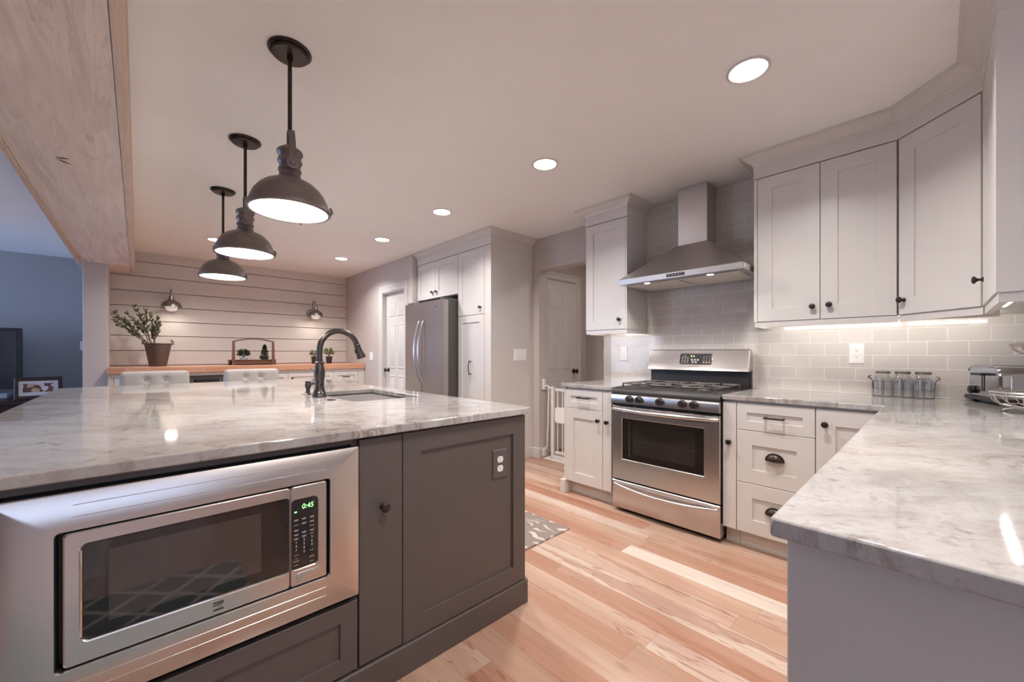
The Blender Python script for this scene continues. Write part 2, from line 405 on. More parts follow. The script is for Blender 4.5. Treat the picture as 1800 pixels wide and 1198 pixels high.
# ------------------------------------------------------------------ mesh helpers
class MB:
    def __init__(s, mtx=None):
        s.bm = bmesh.new()
        s.M = mtx or Matrix.Identity(4)

    def v(s, p):
        return s.bm.verts.new(s.M @ Vector(p))

    def face(s, vs):
        try:
            return s.bm.faces.new(vs)
        except ValueError:
            return None

    def box(s, x0, x1, y0, y1, z0, z1, bev=0.0, seg=1):
        P = [(x, y, z) for x in (x0, x1) for y in (y0, y1) for z in (z0, z1)]
        vs = [s.v(p) for p in P]
        fs = [s.face([vs[i] for i in f]) for f in ((0, 1, 3, 2), (4, 6, 7, 5), (0, 4, 5, 1), (2, 3, 7, 6), (0, 2, 6, 4), (1, 5, 7, 3))]
        if bev:
            es = {e for f in fs for e in f.edges}
            bmesh.ops.bevel(s.bm, geom=list(es), offset=bev, segments=seg, profile=0.5, affect='EDGES')
        return s

    def loops(s, rings, cap=True, closed=True):
        """skin a list of equal rings of points"""
        V = [[s.v(p) for p in r] for r in rings]
        n = len(V[0])
        for a, b in zip(V, V[1:]):
            for i in range(n if closed else n - 1):
                s.face([a[i], a[(i + 1) % n], b[(i + 1) % n], b[i]])
        if cap:
            s.face(V[0][::-1])
            s.face(V[-1])
        return V

    def lathe(s, prof, c=(0, 0, 0), seg=32, cap=True, axis='Z'):
        rings = []
        for r, z in prof:
            ring = []
            for i in range(seg):
                a = 2 * math.pi * i / seg
                p = (r * math.cos(a), r * math.sin(a), z)
                if axis == 'X':
                    p = (p[2], p[0], p[1])
                elif axis == '-X':
                    p = (-p[2], p[0], p[1])
                elif axis == 'Y':
                    p = (p[0], p[2], p[1])
                elif axis == '-Y':
                    p = (p[0], -p[2], p[1])
                ring.append((p[0] + c[0], p[1] + c[1], p[2] + c[2]))
            rings.append(ring)
        s.loops(rings, cap)
        return s

    def tube(s, pts, r, seg=10, cap=True, closed=False, flat=1.0):
        pts = [Vector(p) for p in pts]
        n = len(pts)
        rr = r if isinstance(r, (list, tuple)) else [r] * n
        up = None
        rings = []
        for i, p in enumerate(pts):
            a = pts[i - 1] if (i > 0 or closed) else p
            b = pts[(i + 1) % n] if (i < n - 1 or closed) else p
            t = (b - a).normalized()
            if up is None:
                up = t.orthogonal().normalized()
            up = (up - t * up.dot(t))
            up = up.normalized() if up.length > 1e-6 else t.orthogonal().normalized()
            w = t.cross(up)
            rings.append([p + (up * math.cos(2 * math.pi * k / seg) + w * math.sin(2 * math.pi * k / seg) * flat) * rr[i] for k in range(seg)])
        if closed:
            rings.append(rings[0])
            s.loops(rings, False)
        else:
            s.loops(rings, cap)
        return s

    def prism(s, poly, h0, h1, axis='Z'):
        def q(p, h):
            return {'Z': (p[0], p[1], h), 'X': (h, p[0], p[1]), 'Y': (p[0], h, p[1])}[axis]
        s.loops([[q(p, h0) for p in poly], [q(p, h1) for p in poly]])
        return s

    def ball(s, c, r, seg=16, rings=10, sz=1.0):
        prof = []
        for i in range(rings + 1):
            a = -math.pi / 2 + math.pi * i / rings
            prof.append((max(1e-4, r * math.cos(a)), r * math.sin(a) * sz))
        return s.lathe(prof, c, seg)

    def slab(s, outer, holes, z0, z1):
        E = []
        lo = []
        for lp in [outer] + holes:
            vs = [s.v((p[0], p[1], z1)) for p in lp]
            lo.append(vs)
            E += [s.bm.edges.new((vs[i], vs[(i + 1) % len(vs)])) for i in range(len(vs))]
        r = bmesh.ops.triangle_fill(s.bm, use_beauty=True, use_dissolve=True, edges=E)
        fs = [g for g in r['geom'] if isinstance(g, bmesh.types.BMFace)]
        top = {v for l in lo for v in l}
        mp = {v: s.bm.verts.new(v.co + (s.M.to_3x3() @ Vector((0, 0, z0 - z1)))) for v in top}
        for f in fs:
            s.face([mp[v] for v in f.verts][::-1])
        for vs in lo:
            for i in range(len(vs)):
                a, b = vs[i], vs[(i + 1) % len(vs)]
                s.face([a, b, mp[b], mp[a]])
        return s

    def shaker(s, u0, u1, v0, v1, w=0.02, rail=0.06, dep=0.008, ch=0.002):
        """frame-and-panel front; local u, v across the front, w outwards (0 at the carcass)"""
        def ring(a, b, c, d, ww):
            return [(a, c, ww), (b, c, ww), (b, d, ww), (a, d, ww)]
        rl = min(rail, (u1 - u0) * 0.4, (v1 - v0) * 0.34)
        rings = [ring(u0, u1, v0, v1, 0), ring(u0, u1, v0, v1, w - ch), ring(u0 + ch, u1 - ch, v0 + ch, v1 - ch, w),
                 ring(u0 + rl, u1 - rl, v0 + rl, v1 - rl, w), ring(u0 + rl + 0.0015, u1 - rl - 0.0015, v0 + rl + 0.0015, v1 - rl - 0.0015, w - dep)]
        s.loops(rings)
        return s

    def fin(s, name, mat, parent=None, sharp=35, bevel=0.0, doubles=False):
        if doubles:
            bmesh.ops.remove_doubles(s.bm, verts=s.bm.verts, dist=1e-5)
        bmesh.ops.recalc_face_normals(s.bm, faces=s.bm.faces)
        me = bpy.data.meshes.new(name)
        off = Vector((0, 0, 0))
        if parent is not None:
            off = LOC[parent.name]
            bmesh.ops.translate(s.bm, verts=s.bm.verts, vec=-off)
        s.bm.to_mesh(me)
        s.bm.free()
        for p in me.polygons:
            p.use_smooth = True
        me.set_sharp_from_angle(angle=R(sharp))
        me.materials.append(M[mat])
        o = bpy.data.objects.new(name, me)
        COL.objects.link(o)
        if parent is not None:
            o.parent = parent
        LOC[o.name] = Vector(off)
        if bevel:
            md = o.modifiers.new('edge', 'BEVEL')
            md.width = bevel
            md.segments = 2
            md.limit_method = 'ANGLE'
            md.angle_limit = R(40)
        return o


def thing(name, label, cat, loc, group=None):
    o = bpy.data.objects.new(name, None)
    o.empty_display_size = 0.05
    COL.objects.link(o)
    o.location = loc
    LOC[o.name] = Vector(loc)
    o['label'] = label
    o['category'] = cat
    if group:
        o['group'] = group
    return o


def tag(o, label, cat, group=None):
    o['label'] = label
    o['category'] = cat
    if group:
        o['group'] = group
    return o


def struct(o):
    if o.parent is None:
        o['kind'] = 'structure'
    return o


def dup(root, loc, label, rotz=None, group=None):
    r = root.copy()
    COL.objects.link(r)
    r.location = loc
    LOC[r.name] = Vector(loc)
    r['label'] = label
    if rotz is not None:
        r.rotation_euler = (0, 0, rotz)
    if group:
        r['group'] = group
    for ch in list(root.children):
        c = ch.copy()
        COL.objects.link(c)
        c.parent = r
        LOC[c.name] = Vector(loc)
        for g in list(ch.children):
            d = g.copy()
            COL.objects.link(d)
            d.parent = c
            LOC[d.name] = Vector(loc)
    return r


def frame(origin, U, N):
    """local (u, v, w) -> world: u along U, v up, w along N"""
    m = Matrix.Identity(4)
    m.col[0][:3] = U
    m.col[1][:3] = (0, 0, 1)
    m.col[2][:3] = N
    m.col[3][:3] = origin
    return m


def text_mesh(name, txt, size, mtx, mat, parent, extr=0.0004, align='CENTER', squeeze=1.0, shear=0.0):
    cu = bpy.data.curves.new(name, 'FONT')
    cu.body = txt
    cu.size = size
    cu.extrude = extr
    cu.align_x = align
    cu.align_y = 'CENTER'
    cu.shear = shear
    tmp = bpy.data.objects.new('tmp', cu)
    COL.objects.link(tmp)
    dg = bpy.context.evaluated_depsgraph_get()
    me = bpy.data.meshes.new_from_object(tmp.evaluated_get(dg))
    bpy.data.objects.remove(tmp)
    bpy.data.curves.remove(cu)
    me.transform(mtx @ Matrix.Diagonal((squeeze, 1, 1, 1)))
    off = LOC[parent.name]
    me.transform(Matrix.Translation(-Vector(off)))
    me.materials.clear()
    me.materials.append(M[mat])
    me.name = name
    o = bpy.data.objects.new(name, me)
    COL.objects.link(o)
    o.parent = parent
    LOC[o.name] = Vector(off)
    return o


# ------------------------------------------------------------------ cabinet hardware and fronts
def knob(F, u, v, parent, w=0.02, name='knob', r=0.016):
    b = MB(F @ Matrix.Translation((u, v, w)))
    b.lathe([(0.0105, 0), (0.0105, 0.003), (0.006, 0.006), (0.0055, 0.014), (0.009, 0.019), (r, 0.024), (r, 0.028), (r * 0.8, 0.032), (r * 0.35, 0.034)], seg=20)
    return b.fin(name, 'bronze', parent)


def bar_pull(F, u0, u1, v0, v1, parent, w=0.02, r=0.0055, out=0.03, bow=0.0):
    b = MB(F)
    n = 10
    pts = []
    for i in range(n + 1):
        t = i / n
        pts.append((u0 + (u1 - u0) * t, v0 + (v1 - v0) * t, w + out + bow * math.sin(math.pi * t)))
    b.tube(pts, r)
    for t in (0.06, 0.94):
        u, v = u0 + (u1 - u0) * t, v0 + (v1 - v0) * t
        b.tube([(u, v, w - 0.001), (u, v, w + out)], r * 1.15)
    return b.fin('pull_handle', 'bronze', parent)


def cup_pull(F, u, v, parent, w=0.02):
    """half-dome cup pull, open below"""
    b = MB(F @ Matrix.Translation((u, v, w)))
    n, k = 14, 7
    outer, inner = [], []
    for sc_, L in ((1.0, outer), (0.9, inner)):
        for j in range(k + 1):
            e = math.pi / 2 * j / k
            L.append([(0.044 * sc_ * math.cos(a) * math.cos(e), -0.014 + 0.040 * sc_ * math.sin(a) * math.cos(e) , 0.028 * sc_ * math.sin(e)) for a in [math.pi * i / n for i in range(n + 1)]])
    b.loops(outer, False, False)
    b.loops(inner, False, False)
    b.box(-0.047, 0.047, -0.0165, -0.012, 0, 0.004)
    rim = [(0.045 * math.cos(a), -0.014 + 0.041 * math.sin(a), 0.002) for a in [math.pi * i / 20 for i in range(21)]]
    b.tube(rim, 0.0035, 8)
    lip = [(0.043 * math.cos(math.pi * i / 20), -0.014, 0.027 * math.sin(math.pi * i / 20)) for i in range(21)]
    b.tube(lip, 0.0022, 8)
    return b.fin('cup_pull', 'bronze', parent)


def front(F, u0, u1, v0, v1, parent, name='door', mat='white', rail=0.06, flat=False, g=0.0015):
    b = MB(F)
    if flat:
        b.box(u0 + g, u1 - g, v0 + g, v1 - g, 0, 0.02, 0.002)
    else:
        b.shaker(u0 + g, u1 - g, v0 + g, v1 - g, rail=rail)
    return b.fin(name, mat, parent)


FR = frame((2.642, 0, 0), (0, 1, 0), (-1, 0, 0))      # range-wall base cabinets
FU = frame((2.94, 0, 0), (0, 1, 0), (-1, 0, 0))       # range-wall uppers
FP = frame((2.655, 0, 0), (0, 1, 0), (-1, 0, 0))      # pantry wall
FI = frame((0, 1.343, 0), (1, 0, 0), (0, -1, 0))      # island end
FD = frame((0, 6.10, 0), (1, 0, 0), (0, -1, 0))       # desk cabinets
FT = frame((0, -0.152, 0), (1, 0, 0), (0, 1, 0))      # uppers on the side wall


# ================================================================== THE SHELL
def build_shell():
    XW, YB = 3.255, -0.467
    b = MB(); b.box(-4.6, 4.6, -3.4, 8.2, -0.1, 0.0); struct(b.fin('floor', 'floor'))
    b = MB(); b.box(-4.6, 4.6, -3.4, 8.2, CE, CE + 0.1); struct(b.fin('ceiling', 'ceiling'))
    # range wall: solid part, header over the opening, pier behind the pantry
    b = MB()
    b.box(XW, XW + 0.14, YB - 0.14, 2.185, 0, CE)
    b.box(XW, XW + 0.14, 2.185, 3.03, 2.087, CE)
    b.box(XW, XW + 0.14, 3.03, 4.75, 0, CE)
    struct(b.fin('wall_right', 'wall'))
    # wall with the pantry door
    b = MB()
    b.box(2.57, 2.70, 4.605, 4.81, 0, CE)
    b.box(2.57, 2.70, 4.81, 5.47, 2.035, CE)
    b.box(2.57, 2.70, 5.47, 6.90, 0, CE)
    b.box(2.70, 3.255, 4.605, 4.75, 0, CE)
    struct(b.fin('wall_pantry', 'wall'))
    # dark closet behind the pantry door keeps light out
    b = MB(); b.box(3.3, 3.36, 4.75, 6.9, 0, CE); struct(b.fin('wall_closet', 'wall'))
    # wall the side run of uppers hangs on
    b = MB(); b.box(1.98, XW, YB - 0.14, YB, 0, CE); b.box(0.76, 1.98, YB - 0.10, YB, 0, 0.883); struct(b.fin('wall_side', 'wall'))
    # shiplap wall
    b = MB()
    ys = 6.8475
    zs = [2.317 - 0.1865 * k for k in range(13)]
    top = CE
    for z in zs + [0.0]:
        z = max(z, 0.0)
        if top - z > 0.02:
            b.box(-0.43, 2.57, ys, ys + 0.02, z + 0.008, top, 0.0015)
        top = z
    w = struct(b.fin('wall_back', 'shiplap'))
    b = MB(); b.box(-0.43, 2.57, ys + 0.03, ys + 0.16, 0, CE); b.fin('backing', 'wall', w)
    # end post carrying the beam (a stub of wall)
    b = MB(); b.box(-0.43, -0.242, 6.25, 7.93, 0, 2.148, 0.003); struct(b.fin('wall_stub', 'post'))
    # living room
    b = MB(); b.box(-4.6, -0.3, 7.93, 8.05, 0, CE); struct(b.fin('wall_living', 'blue'))
    b = MB()
    for y0, y1, z0, z1 in ((-3.4, 5.4, 0, CE), (7.6, 8.0, 0, CE), (5.4, 7.6, 0, 0.55), (5.4, 7.6, 2.35, CE)):
        b.box(-4.6, -4.48, y0, y1, z0, z1)
    struct(b.fin('wall_left', 'blue'))
    b = MB()
    for x0, x1, z0, z1 in ((-4.6, -3.1, 0, CE), (0.7, 4.6, 0, CE), (-3.1, 0.7, 0, 0.5), (-3.1, 0.7, 2.4, CE)):
        b.box(x0, x1, -3.4, -3.25, z0, z1)
    struct(b.fin('wall_front', 'wall'))
    b = MB(); b.box(4.45, 4.6, -3.3, 8.0, 0, CE); struct(b.fin('wall_outer', 'wall'))
    # windows (out of frame, they let the dusk in)
    w = MB()
    for a in (5.4, 6.47, 7.54):
        w.box(-4.56, -4.50, a, a + 0.06, 0.55, 2.35)
    w.box(-4.56, -4.50, 5.4, 7.6, 0.55, 0.61); w.box(-4.56, -4.50, 5.4, 7.6, 2.29, 2.35)
    w1 = struct(w.fin('window_1', 'trim'))
    g = MB(); g.box(-4.535, -4.525, 5.46, 7.54, 0.61, 2.29); g.fin('pane', 'pane', w1)
    w = MB()
    for a in (-3.1, -1.23, 0.64):
        w.box(a, a + 0.06, -3.36, -3.30, 0.5, 2.4)
    w.box(-3.1, 0.7, -3.36, -3.30, 0.5, 0.56); w.box(-3.1, 0.7, -3.36, -3.30, 2.34, 2.4)
    w2 = struct(w.fin('window_2', 'trim'))
    g = MB(); g.box(-3.04, 0.64, -3.335, -3.325, 0.56, 2.34); g.fin('pane', 'pane', w2)
    # hall beyond the opening
    b = MB(); b.box(3.395, 4.45, 3.16, 3.30, 0, CE); struct(b.fin('wall_hall_left', 'wall'))
    b = MB(); b.box(4.30, 4.44, 1.4, 3.16, 0, CE); struct(b.fin('wall_hall_end', 'wall'))
    b = MB(); b.box(3.395, 4.30, 1.4, 1.55, 0, CE); struct(b.fin('wall_hall_right', 'wall'))
    # baseboards
    b = MB(); b.box(2.556, 2.57, 4.6, 4.73, 0, 0.11); b.box(2.556, 2.57, 5.68, 6.10, 0, 0.11)
    struct(b.fin('baseboard_pantry', 'trim', bevel=0.003))
    b = MB(); b.box(3.241, 3.255, 3.03, 3.125, 0, 0.115); b.box(3.241, 3.40, 3.016, 3.03, 0, 0.115)
    struct(b.fin('baseboard_opening', 'trim', bevel=0.003))
    b = MB(); b.box(-4.48, -0.43, 7.915, 7.93, 0, 0.12); struct(b.fin('baseboard_living', 'trim', bevel=0.003))
    b = MB(); b.box(4.286, 4.30, 1.55, 3.16, 0, 0.115); struct(b.fin('baseboard_hall', 'trim', bevel=0.003))


def six_panel(F, u0, u1, name, knob_u, kz, knob_mat='bronze', top=2.03):
    """six-panel door: stiles and raised panels"""
    w = u1 - u0
    b = MB(F)
    b.box(u0, u1, 0.008, top, 0, 0.035)
    o = struct(b.fin(name, 'trim'))
    st = w * 0.15
    mid = w * 0.13
    pw = (w - 2 * st - mid) / 2
    rows = [(top - 0.12 - 0.21, top - 0.12), (top - 0.12 - 0.21 - 0.11 - 0.62, top - 0.12 - 0.21 - 0.11), (0.23, 0.86)]
    p = MB(F)
    for c in (0, 1):
        a = u0 + st + c * (pw + mid)
        for z0, z1 in rows:
            rg = lambda k, ww: [(a + k, z0 + k, ww), (a + pw - k, z0 + k, ww), (a + pw - k, z1 - k, ww), (a + k, z1 - k, ww)]
            p.loops([rg(0.0, 0.034), rg(0.0, 0.0365), rg(0.006, 0.0415), rg(0.016, 0.0415), rg(0.024, 0.0365), rg(0.04, 0.043), ], True)
    p.fin('raised_panel', 'trim', o)
    k = MB(F @ Matrix.Translation((knob_u, kz, 0.035)))
    k.lathe([(0.031, 0), (0.031, 0.004), (0.026, 0.009), (0.012, 0.012), (0.011, 0.03), (0.02, 0.036), (0.028, 0.046), (0.028, 0.056), (0.02, 0.064), (0.006, 0.067)], seg=24)
    k.fin('door_knob', knob_mat, o)
    return o


def casing(name, F, u0, u1, z1, w=0.09, t=0.018):
    b = MB(F)
    prof = [(0, 0), (0, t), (w * 0.25, t), (w * 0.35, t * 0.72), (w * 0.8, t * 0.72), (w, t * 0.4), (w, 0)]

    def ring(corner):
        out = []
        for a, h in prof:
            a = w - a
            out.append({0: (u0 - a, 0.0, h), 1: (u0 - a, z1 + a, h), 2: (u1 + a, z1 + a, h), 3: (u1 + a, 0.0, h)}[corner])
        return out
    b.loops([ring(i) for i in range(4)])
    return struct(b.fin(name, 'trim'))


def build_doors():
    F = frame((2.66, 0, 0), (0, 1, 0), (-1, 0, 0))
    six_panel(F, 4.83, 5.45, 'door_1', 5.385, 0.93, top=2.02)
    casing('trim_1', frame((2.57, 0, 0), (0, 1, 0), (-1, 0, 0)), 4.82, 5.46, 2.03, w=0.095)
    b = MB(); b.box(2.571, 2.695, 4.811, 4.826, 0, 2.03); b.box(2.571, 2.695, 5.454, 5.469, 0, 2.03); b.box(2.571, 2.695, 4.811, 5.469, 2.02, 2.034)
    struct(b.fin('trim_2', 'trim'))
    F = frame((0, 3.155, 0), (1, 0, 0), (0, -1, 0))
    six_panel(F, 3.415, 4.035, 'door_2', 3.985, 0.945, top=2.035)
    casing('trim_3', frame((0, 3.16, 0), (1, 0, 0), (0, -1, 0)), 3.41, 4.04, 2.045, w=0.085, t=0.05)


def build_beam():
    b = MB()
    b.prism([(-0.452, -3.2), (-0.062, -3.2), (-0.062, 3.40), (-0.21, 3.355), (-0.452, 3.345)], 2.148, 2.20)
    b2 = MB()
    b2.prism([(-0.452, 3.348), (-0.21, 3.358), (-0.062, 3.403), (-0.062, 6.845), (-0.452, 6.845)], 2.149, 2.20)
    o = thing('ceiling_beam', 'whitewashed knotty wood beam boxed across the ceiling onto the pale wall stub', 'beam', (-0.50, -3.25, 2.148))
    o['kind'] = 'structure'
    b.fin('soffit_board', 'beam', o)
    b2.fin('soffit_board', 'beam', o)
    b = MB(); b.box(-0.060, -0.027, -3.2, 6.845, 2.140, CE - 0.002, 0.003); b.fin('side_board', 'beamside', o)
    b = MB(); b.box(-0.480, -0.454, -3.2, 7.92, 2.140, CE - 0.002, 0.003); b.fin('side_board', 'beamside', o)
    # thin grain knot carved in the soffit
    b = MB()
    for k in range(2):
        b.tube([(-0.30 + 0.012 * i, 3.02 + 0.02 * k + 0.012 * i * (1 if k else -0.4), 2.1478) for i in range(5)], [0.0015, 0.004, 0.0055, 0.004, 0.0012], 6)
    b.fin('knot', 'twig', o)


# ================================================================== KITCHEN FIXTURES
def build_island():
    o = thing('kitchen_island', 'dark charcoal painted kitchen island carrying the grey granite slab', 'island', (0.5, 2.5, 0))
    X0, X1, Y0, Y1 = -0.235, 1.306, 1.343, 3.95
    b = MB()
    b.box(X0, X0 + 0.02, Y0, Y1, 0.0, 0.882)
    b.box(X1 - 0.0, X1 + 0.018, Y0, Y1, 0.11, 0.882)
    b.box(X0 + 0.02, X1, Y1 - 0.02, Y1, 0.0, 0.882)
    b.box(X0 + 0.02, X1, Y0, Y1 - 0.02, 0.09, 0.108)
    b.box(X0 + 0.02, X1, 1.90, 1.918, 0.108, 0.65)
    # face frame round the microwave bay
    b.box(X0 + 0.02, 0.537, Y0, Y0 + 0.018, 0.355, 0.367)
    b.box(0.520, 0.538, Y0, 1.90, 0.108, 0.882)
    b.box(0.538, X1, Y0, Y0 + 0.018, 0.108, 0.882)
    b.box(X0 + 0.02, 0.520, Y0 - 0.004, Y0 + 0.014, 0.862, 0.882)
    b.fin('carcass', 'island', o)
    b = MB(); b.box(-0.215, 0.52, Y0 + 0.02, Y0 + 0.03, 0.37, 0.86); b.fin('bay_backing', 'islanddk', o)
    b = MB(FI); b.shaker(0.7, 1.326, 0.111, 0.876, rail=0.077, dep=0.010); b.fin('end_panel', 'island', o)
    p = front(FI, 0.539, 0.699, 0.113, 0.876, o, 'pull_out_door', 'island', flat=True)
    knob(FI, 0.622, 0.634, p)
    d = front(FI, -0.235, 0.5365, 0.113, 0.347, o, 'drawer', 'island', rail=0.056)
    b = MB()
    b.box(X0 - 0.012, 1.338, Y0 - 0.028, Y0 - 0.002, 0.0, 0.108, 0.003)
    b.box(1.326, 1.338, Y0 - 0.002, Y1, 0.0, 0.108)
    b.fin('base_board', 'island', o)
    FS = frame((1.324, 0, 0), (0, 1, 0), (1, 0, 0))
    for a, c in ((1.36, 2.0), (2.0, 2.42), (2.42, 2.84), (2.84, 3.4), (3.4, 3.95)):
        p = front(FS, a, c, 0.115, 0.872, o, 'door', 'island')
        knob(FS, a + 0.05, 0.78, p)
    # slab with rounded corners and sink cut-out
    def arc(cx, cy, r, a0, a1, n=8):
        return [(cx + r * math.cos(R(a0 + (a1 - a0) * i / n)), cy + r * math.sin(R(a0 + (a1 - a0) * i / n))) for i in range(n + 1)]
    out = arc(-0.40, 1.325, 0.025, 180, 270, 4) + arc(1.325, 1.32, 0.02, 270, 360, 4) + arc(1.30, 4.315, 0.045, 0, 90, 5) + arc(-0.33, 4.27, 0.09, 90, 180)
    hole = arc(0.86, 2.11, 0.04, 180, 270, 4) + arc(1.18, 2.11, 0.04, 270, 360, 4) + arc(1.18, 2.73, 0.04, 0, 90, 4) + arc(0.86, 2.73, 0.04, 90, 180, 4)
    b = MB(); b.slab(out, [hole], 0.884, 0.914)
    tag(b.fin('island_worktop', 'granite', bevel=0.004), 'polished grey-white veined granite slab with sink cut-out on the dark island', 'countertop')
    # sink
    s = thing('kitchen_sink', 'undermount stainless steel sink set in the island slab beside the tall faucet', 'sink', (1.02, 2.42, 0.66))
    b = MB()
    def rr(x0, x1, y0, y1, r, z):
        return [(p[0], p[1], z) for p in arc(x0 + r, y0 + r, r, 180, 270, 4) + arc(x1 - r, y0 + r, r, 270, 360, 4) + arc(x1 - r, y1 - r, r, 0, 90, 4) + arc(x0 + r, y1 - r, r, 90, 180, 4)]
    b.loops([rr(0.80, 1.24, 2.05, 2.79, 0.05, 0.8825), rr(0.815, 1.225, 2.065, 2.775, 0.045, 0.8825), rr(0.818, 1.222, 2.068, 2.772, 0.045, 0.875), rr(0.825, 1.215, 2.075, 2.765, 0.05, 0.69), rr(0.84, 1.20, 2.09, 2.75, 0.05, 0.672), rr(0.98, 1.06, 2.38, 2.46, 0.03, 0.668),
             rr(0.83, 1.21, 2.08, 2.76, 0.05, 0.664), rr(0.816, 1.224, 2.066, 2.774, 0.05, 0.69), rr(0.80, 1.24, 2.05, 2.79, 0.05, 0.8805)], True)
    b.fin('bowl', 'sinksteel', s)
    b = MB(); b.lathe([(0.042, 0.6695), (0.042, 0.673), (0.034, 0.674), (0.03, 0.671)], (1.02, 2.42, 0), 24); b.fin('drain', 'chrome', s)


def build_faucet():
    o = thing('kitchen_faucet', 'tall dark gooseneck pull-down faucet standing beside the island sink', 'faucet', (0.768, 2.45, 0.914))
    c = (0.768, 2.45, 0)
    b = MB()
    b.lathe([(0.039, 0.914), (0.040, 0.918), (0.038, 0.924), (0.034, 0.93), (0.0335, 0.934), (0.036, 0.937), (0.031, 0.945), (0.0265, 0.965), (0.0245, 0.985), (0.026, 0.991), (0.026, 0.996), (0.0245, 0.999), (0.0275, 1.02), (0.0300, 1.045), (0.0295, 1.065), (0.0245, 1.088), (0.0215, 1.100), (0.0245, 1.104), (0.0255, 1.109), (0.0245, 1.114), (0.0195, 1.118), (0.0185, 1.125)], c, 28)
    b.fin('body', 'gun', o)
    b = MB()
    pts = [(0.768, 2.45, 1.115), (0.768, 2.45, 1.16), (0.769, 2.45, 1.185)]
    cx, cz, r = 0.879, 1.19, 0.109
    for i in range(1, 19):
        a = R(180 - i * 9.1)
        pts.append((cx + r * math.cos(a), 2.45, cz + r * math.sin(a)))
    b.tube(pts, 0.0165, 16)
    e = Vector(pts[-1]); d = (e - Vector(pts[-2])).normalized()
    b.fin('gooseneck', 'gun', o)
    b = MB()
    q = lambda t: e + d * t
    b.tube([q(-0.004), q(0.004), q(0.005), q(0.014), q(0.016), q(0.05), q(0.078), q(0.088), q(0.089)], [0.0168, 0.019, 0.0205, 0.0205, 0.018, 0.021, 0.0275, 0.0285, 0.024], 18)
    h = b.fin('spray_head', 'gun', o)
    b = MB(); b.tube([q(0.03) + Vector((-0.019, 0, -0.003)), q(0.055) + Vector((-0.022, 0, -0.004))], 0.006, 8); b.fin('spray_button', 'black', h)
    b = MB()
    b.tube([(0.768, 2.474, 1.055), (0.768, 2.50, 1.058)], [0.012, 0.011], 14)
    b.tube([(0.768, 2.495, 1.058), (0.766, 2.53, 1.066), (0.762, 2.575, 1.078)], [0.0075, 0.0065, 0.0055], 10)
    b.fin('lever', 'gun', o)
    s = thing('soap_dispenser', 'small dark pump soap dispenser standing behind the faucet', 'soap dispenser', (0.765, 2.653, 0.914))
    c = (0.765, 2.653, 0)
    b = MB()
    b.lathe([(0.033, 0.914), (0.033, 0.917), (0.029, 0.921), (0.014, 0.927), (0.0115, 0.935), (0.0125, 0.945), (0.0125, 0.952)], c, 22)
    b.fin('base', 'gun', s)
    b = MB()
    b.lathe([(0.008, 0.952), (0.0165, 0.955), (0.0185, 0.962), (0.017, 0.978), (0.013, 0.984), (0.0185, 0.987), (0.0185, 0.991), (0.012, 0.995)], c, 22)
    b.tube([(0.775, 2.645, 0.975), (0.80, 2.625, 0.982), (0.825, 2.605, 0.985), (0.832, 2.60, 0.979)], [0.007, 0.006, 0.0055, 0.005], 8)
    b.fin('pump_head', 'gun', s)
    b = MB(); b.lathe([(0.024, 0.914), (0.024, 0.9165), (0.019, 0.919), (0.006, 0.9195)], (0.761, 2.237, 0), 22)
    tag(b.fin('sink_hole_cover', 'gun'), 'flat dark round cover button on the granite between faucet and sink corner', 'cap')


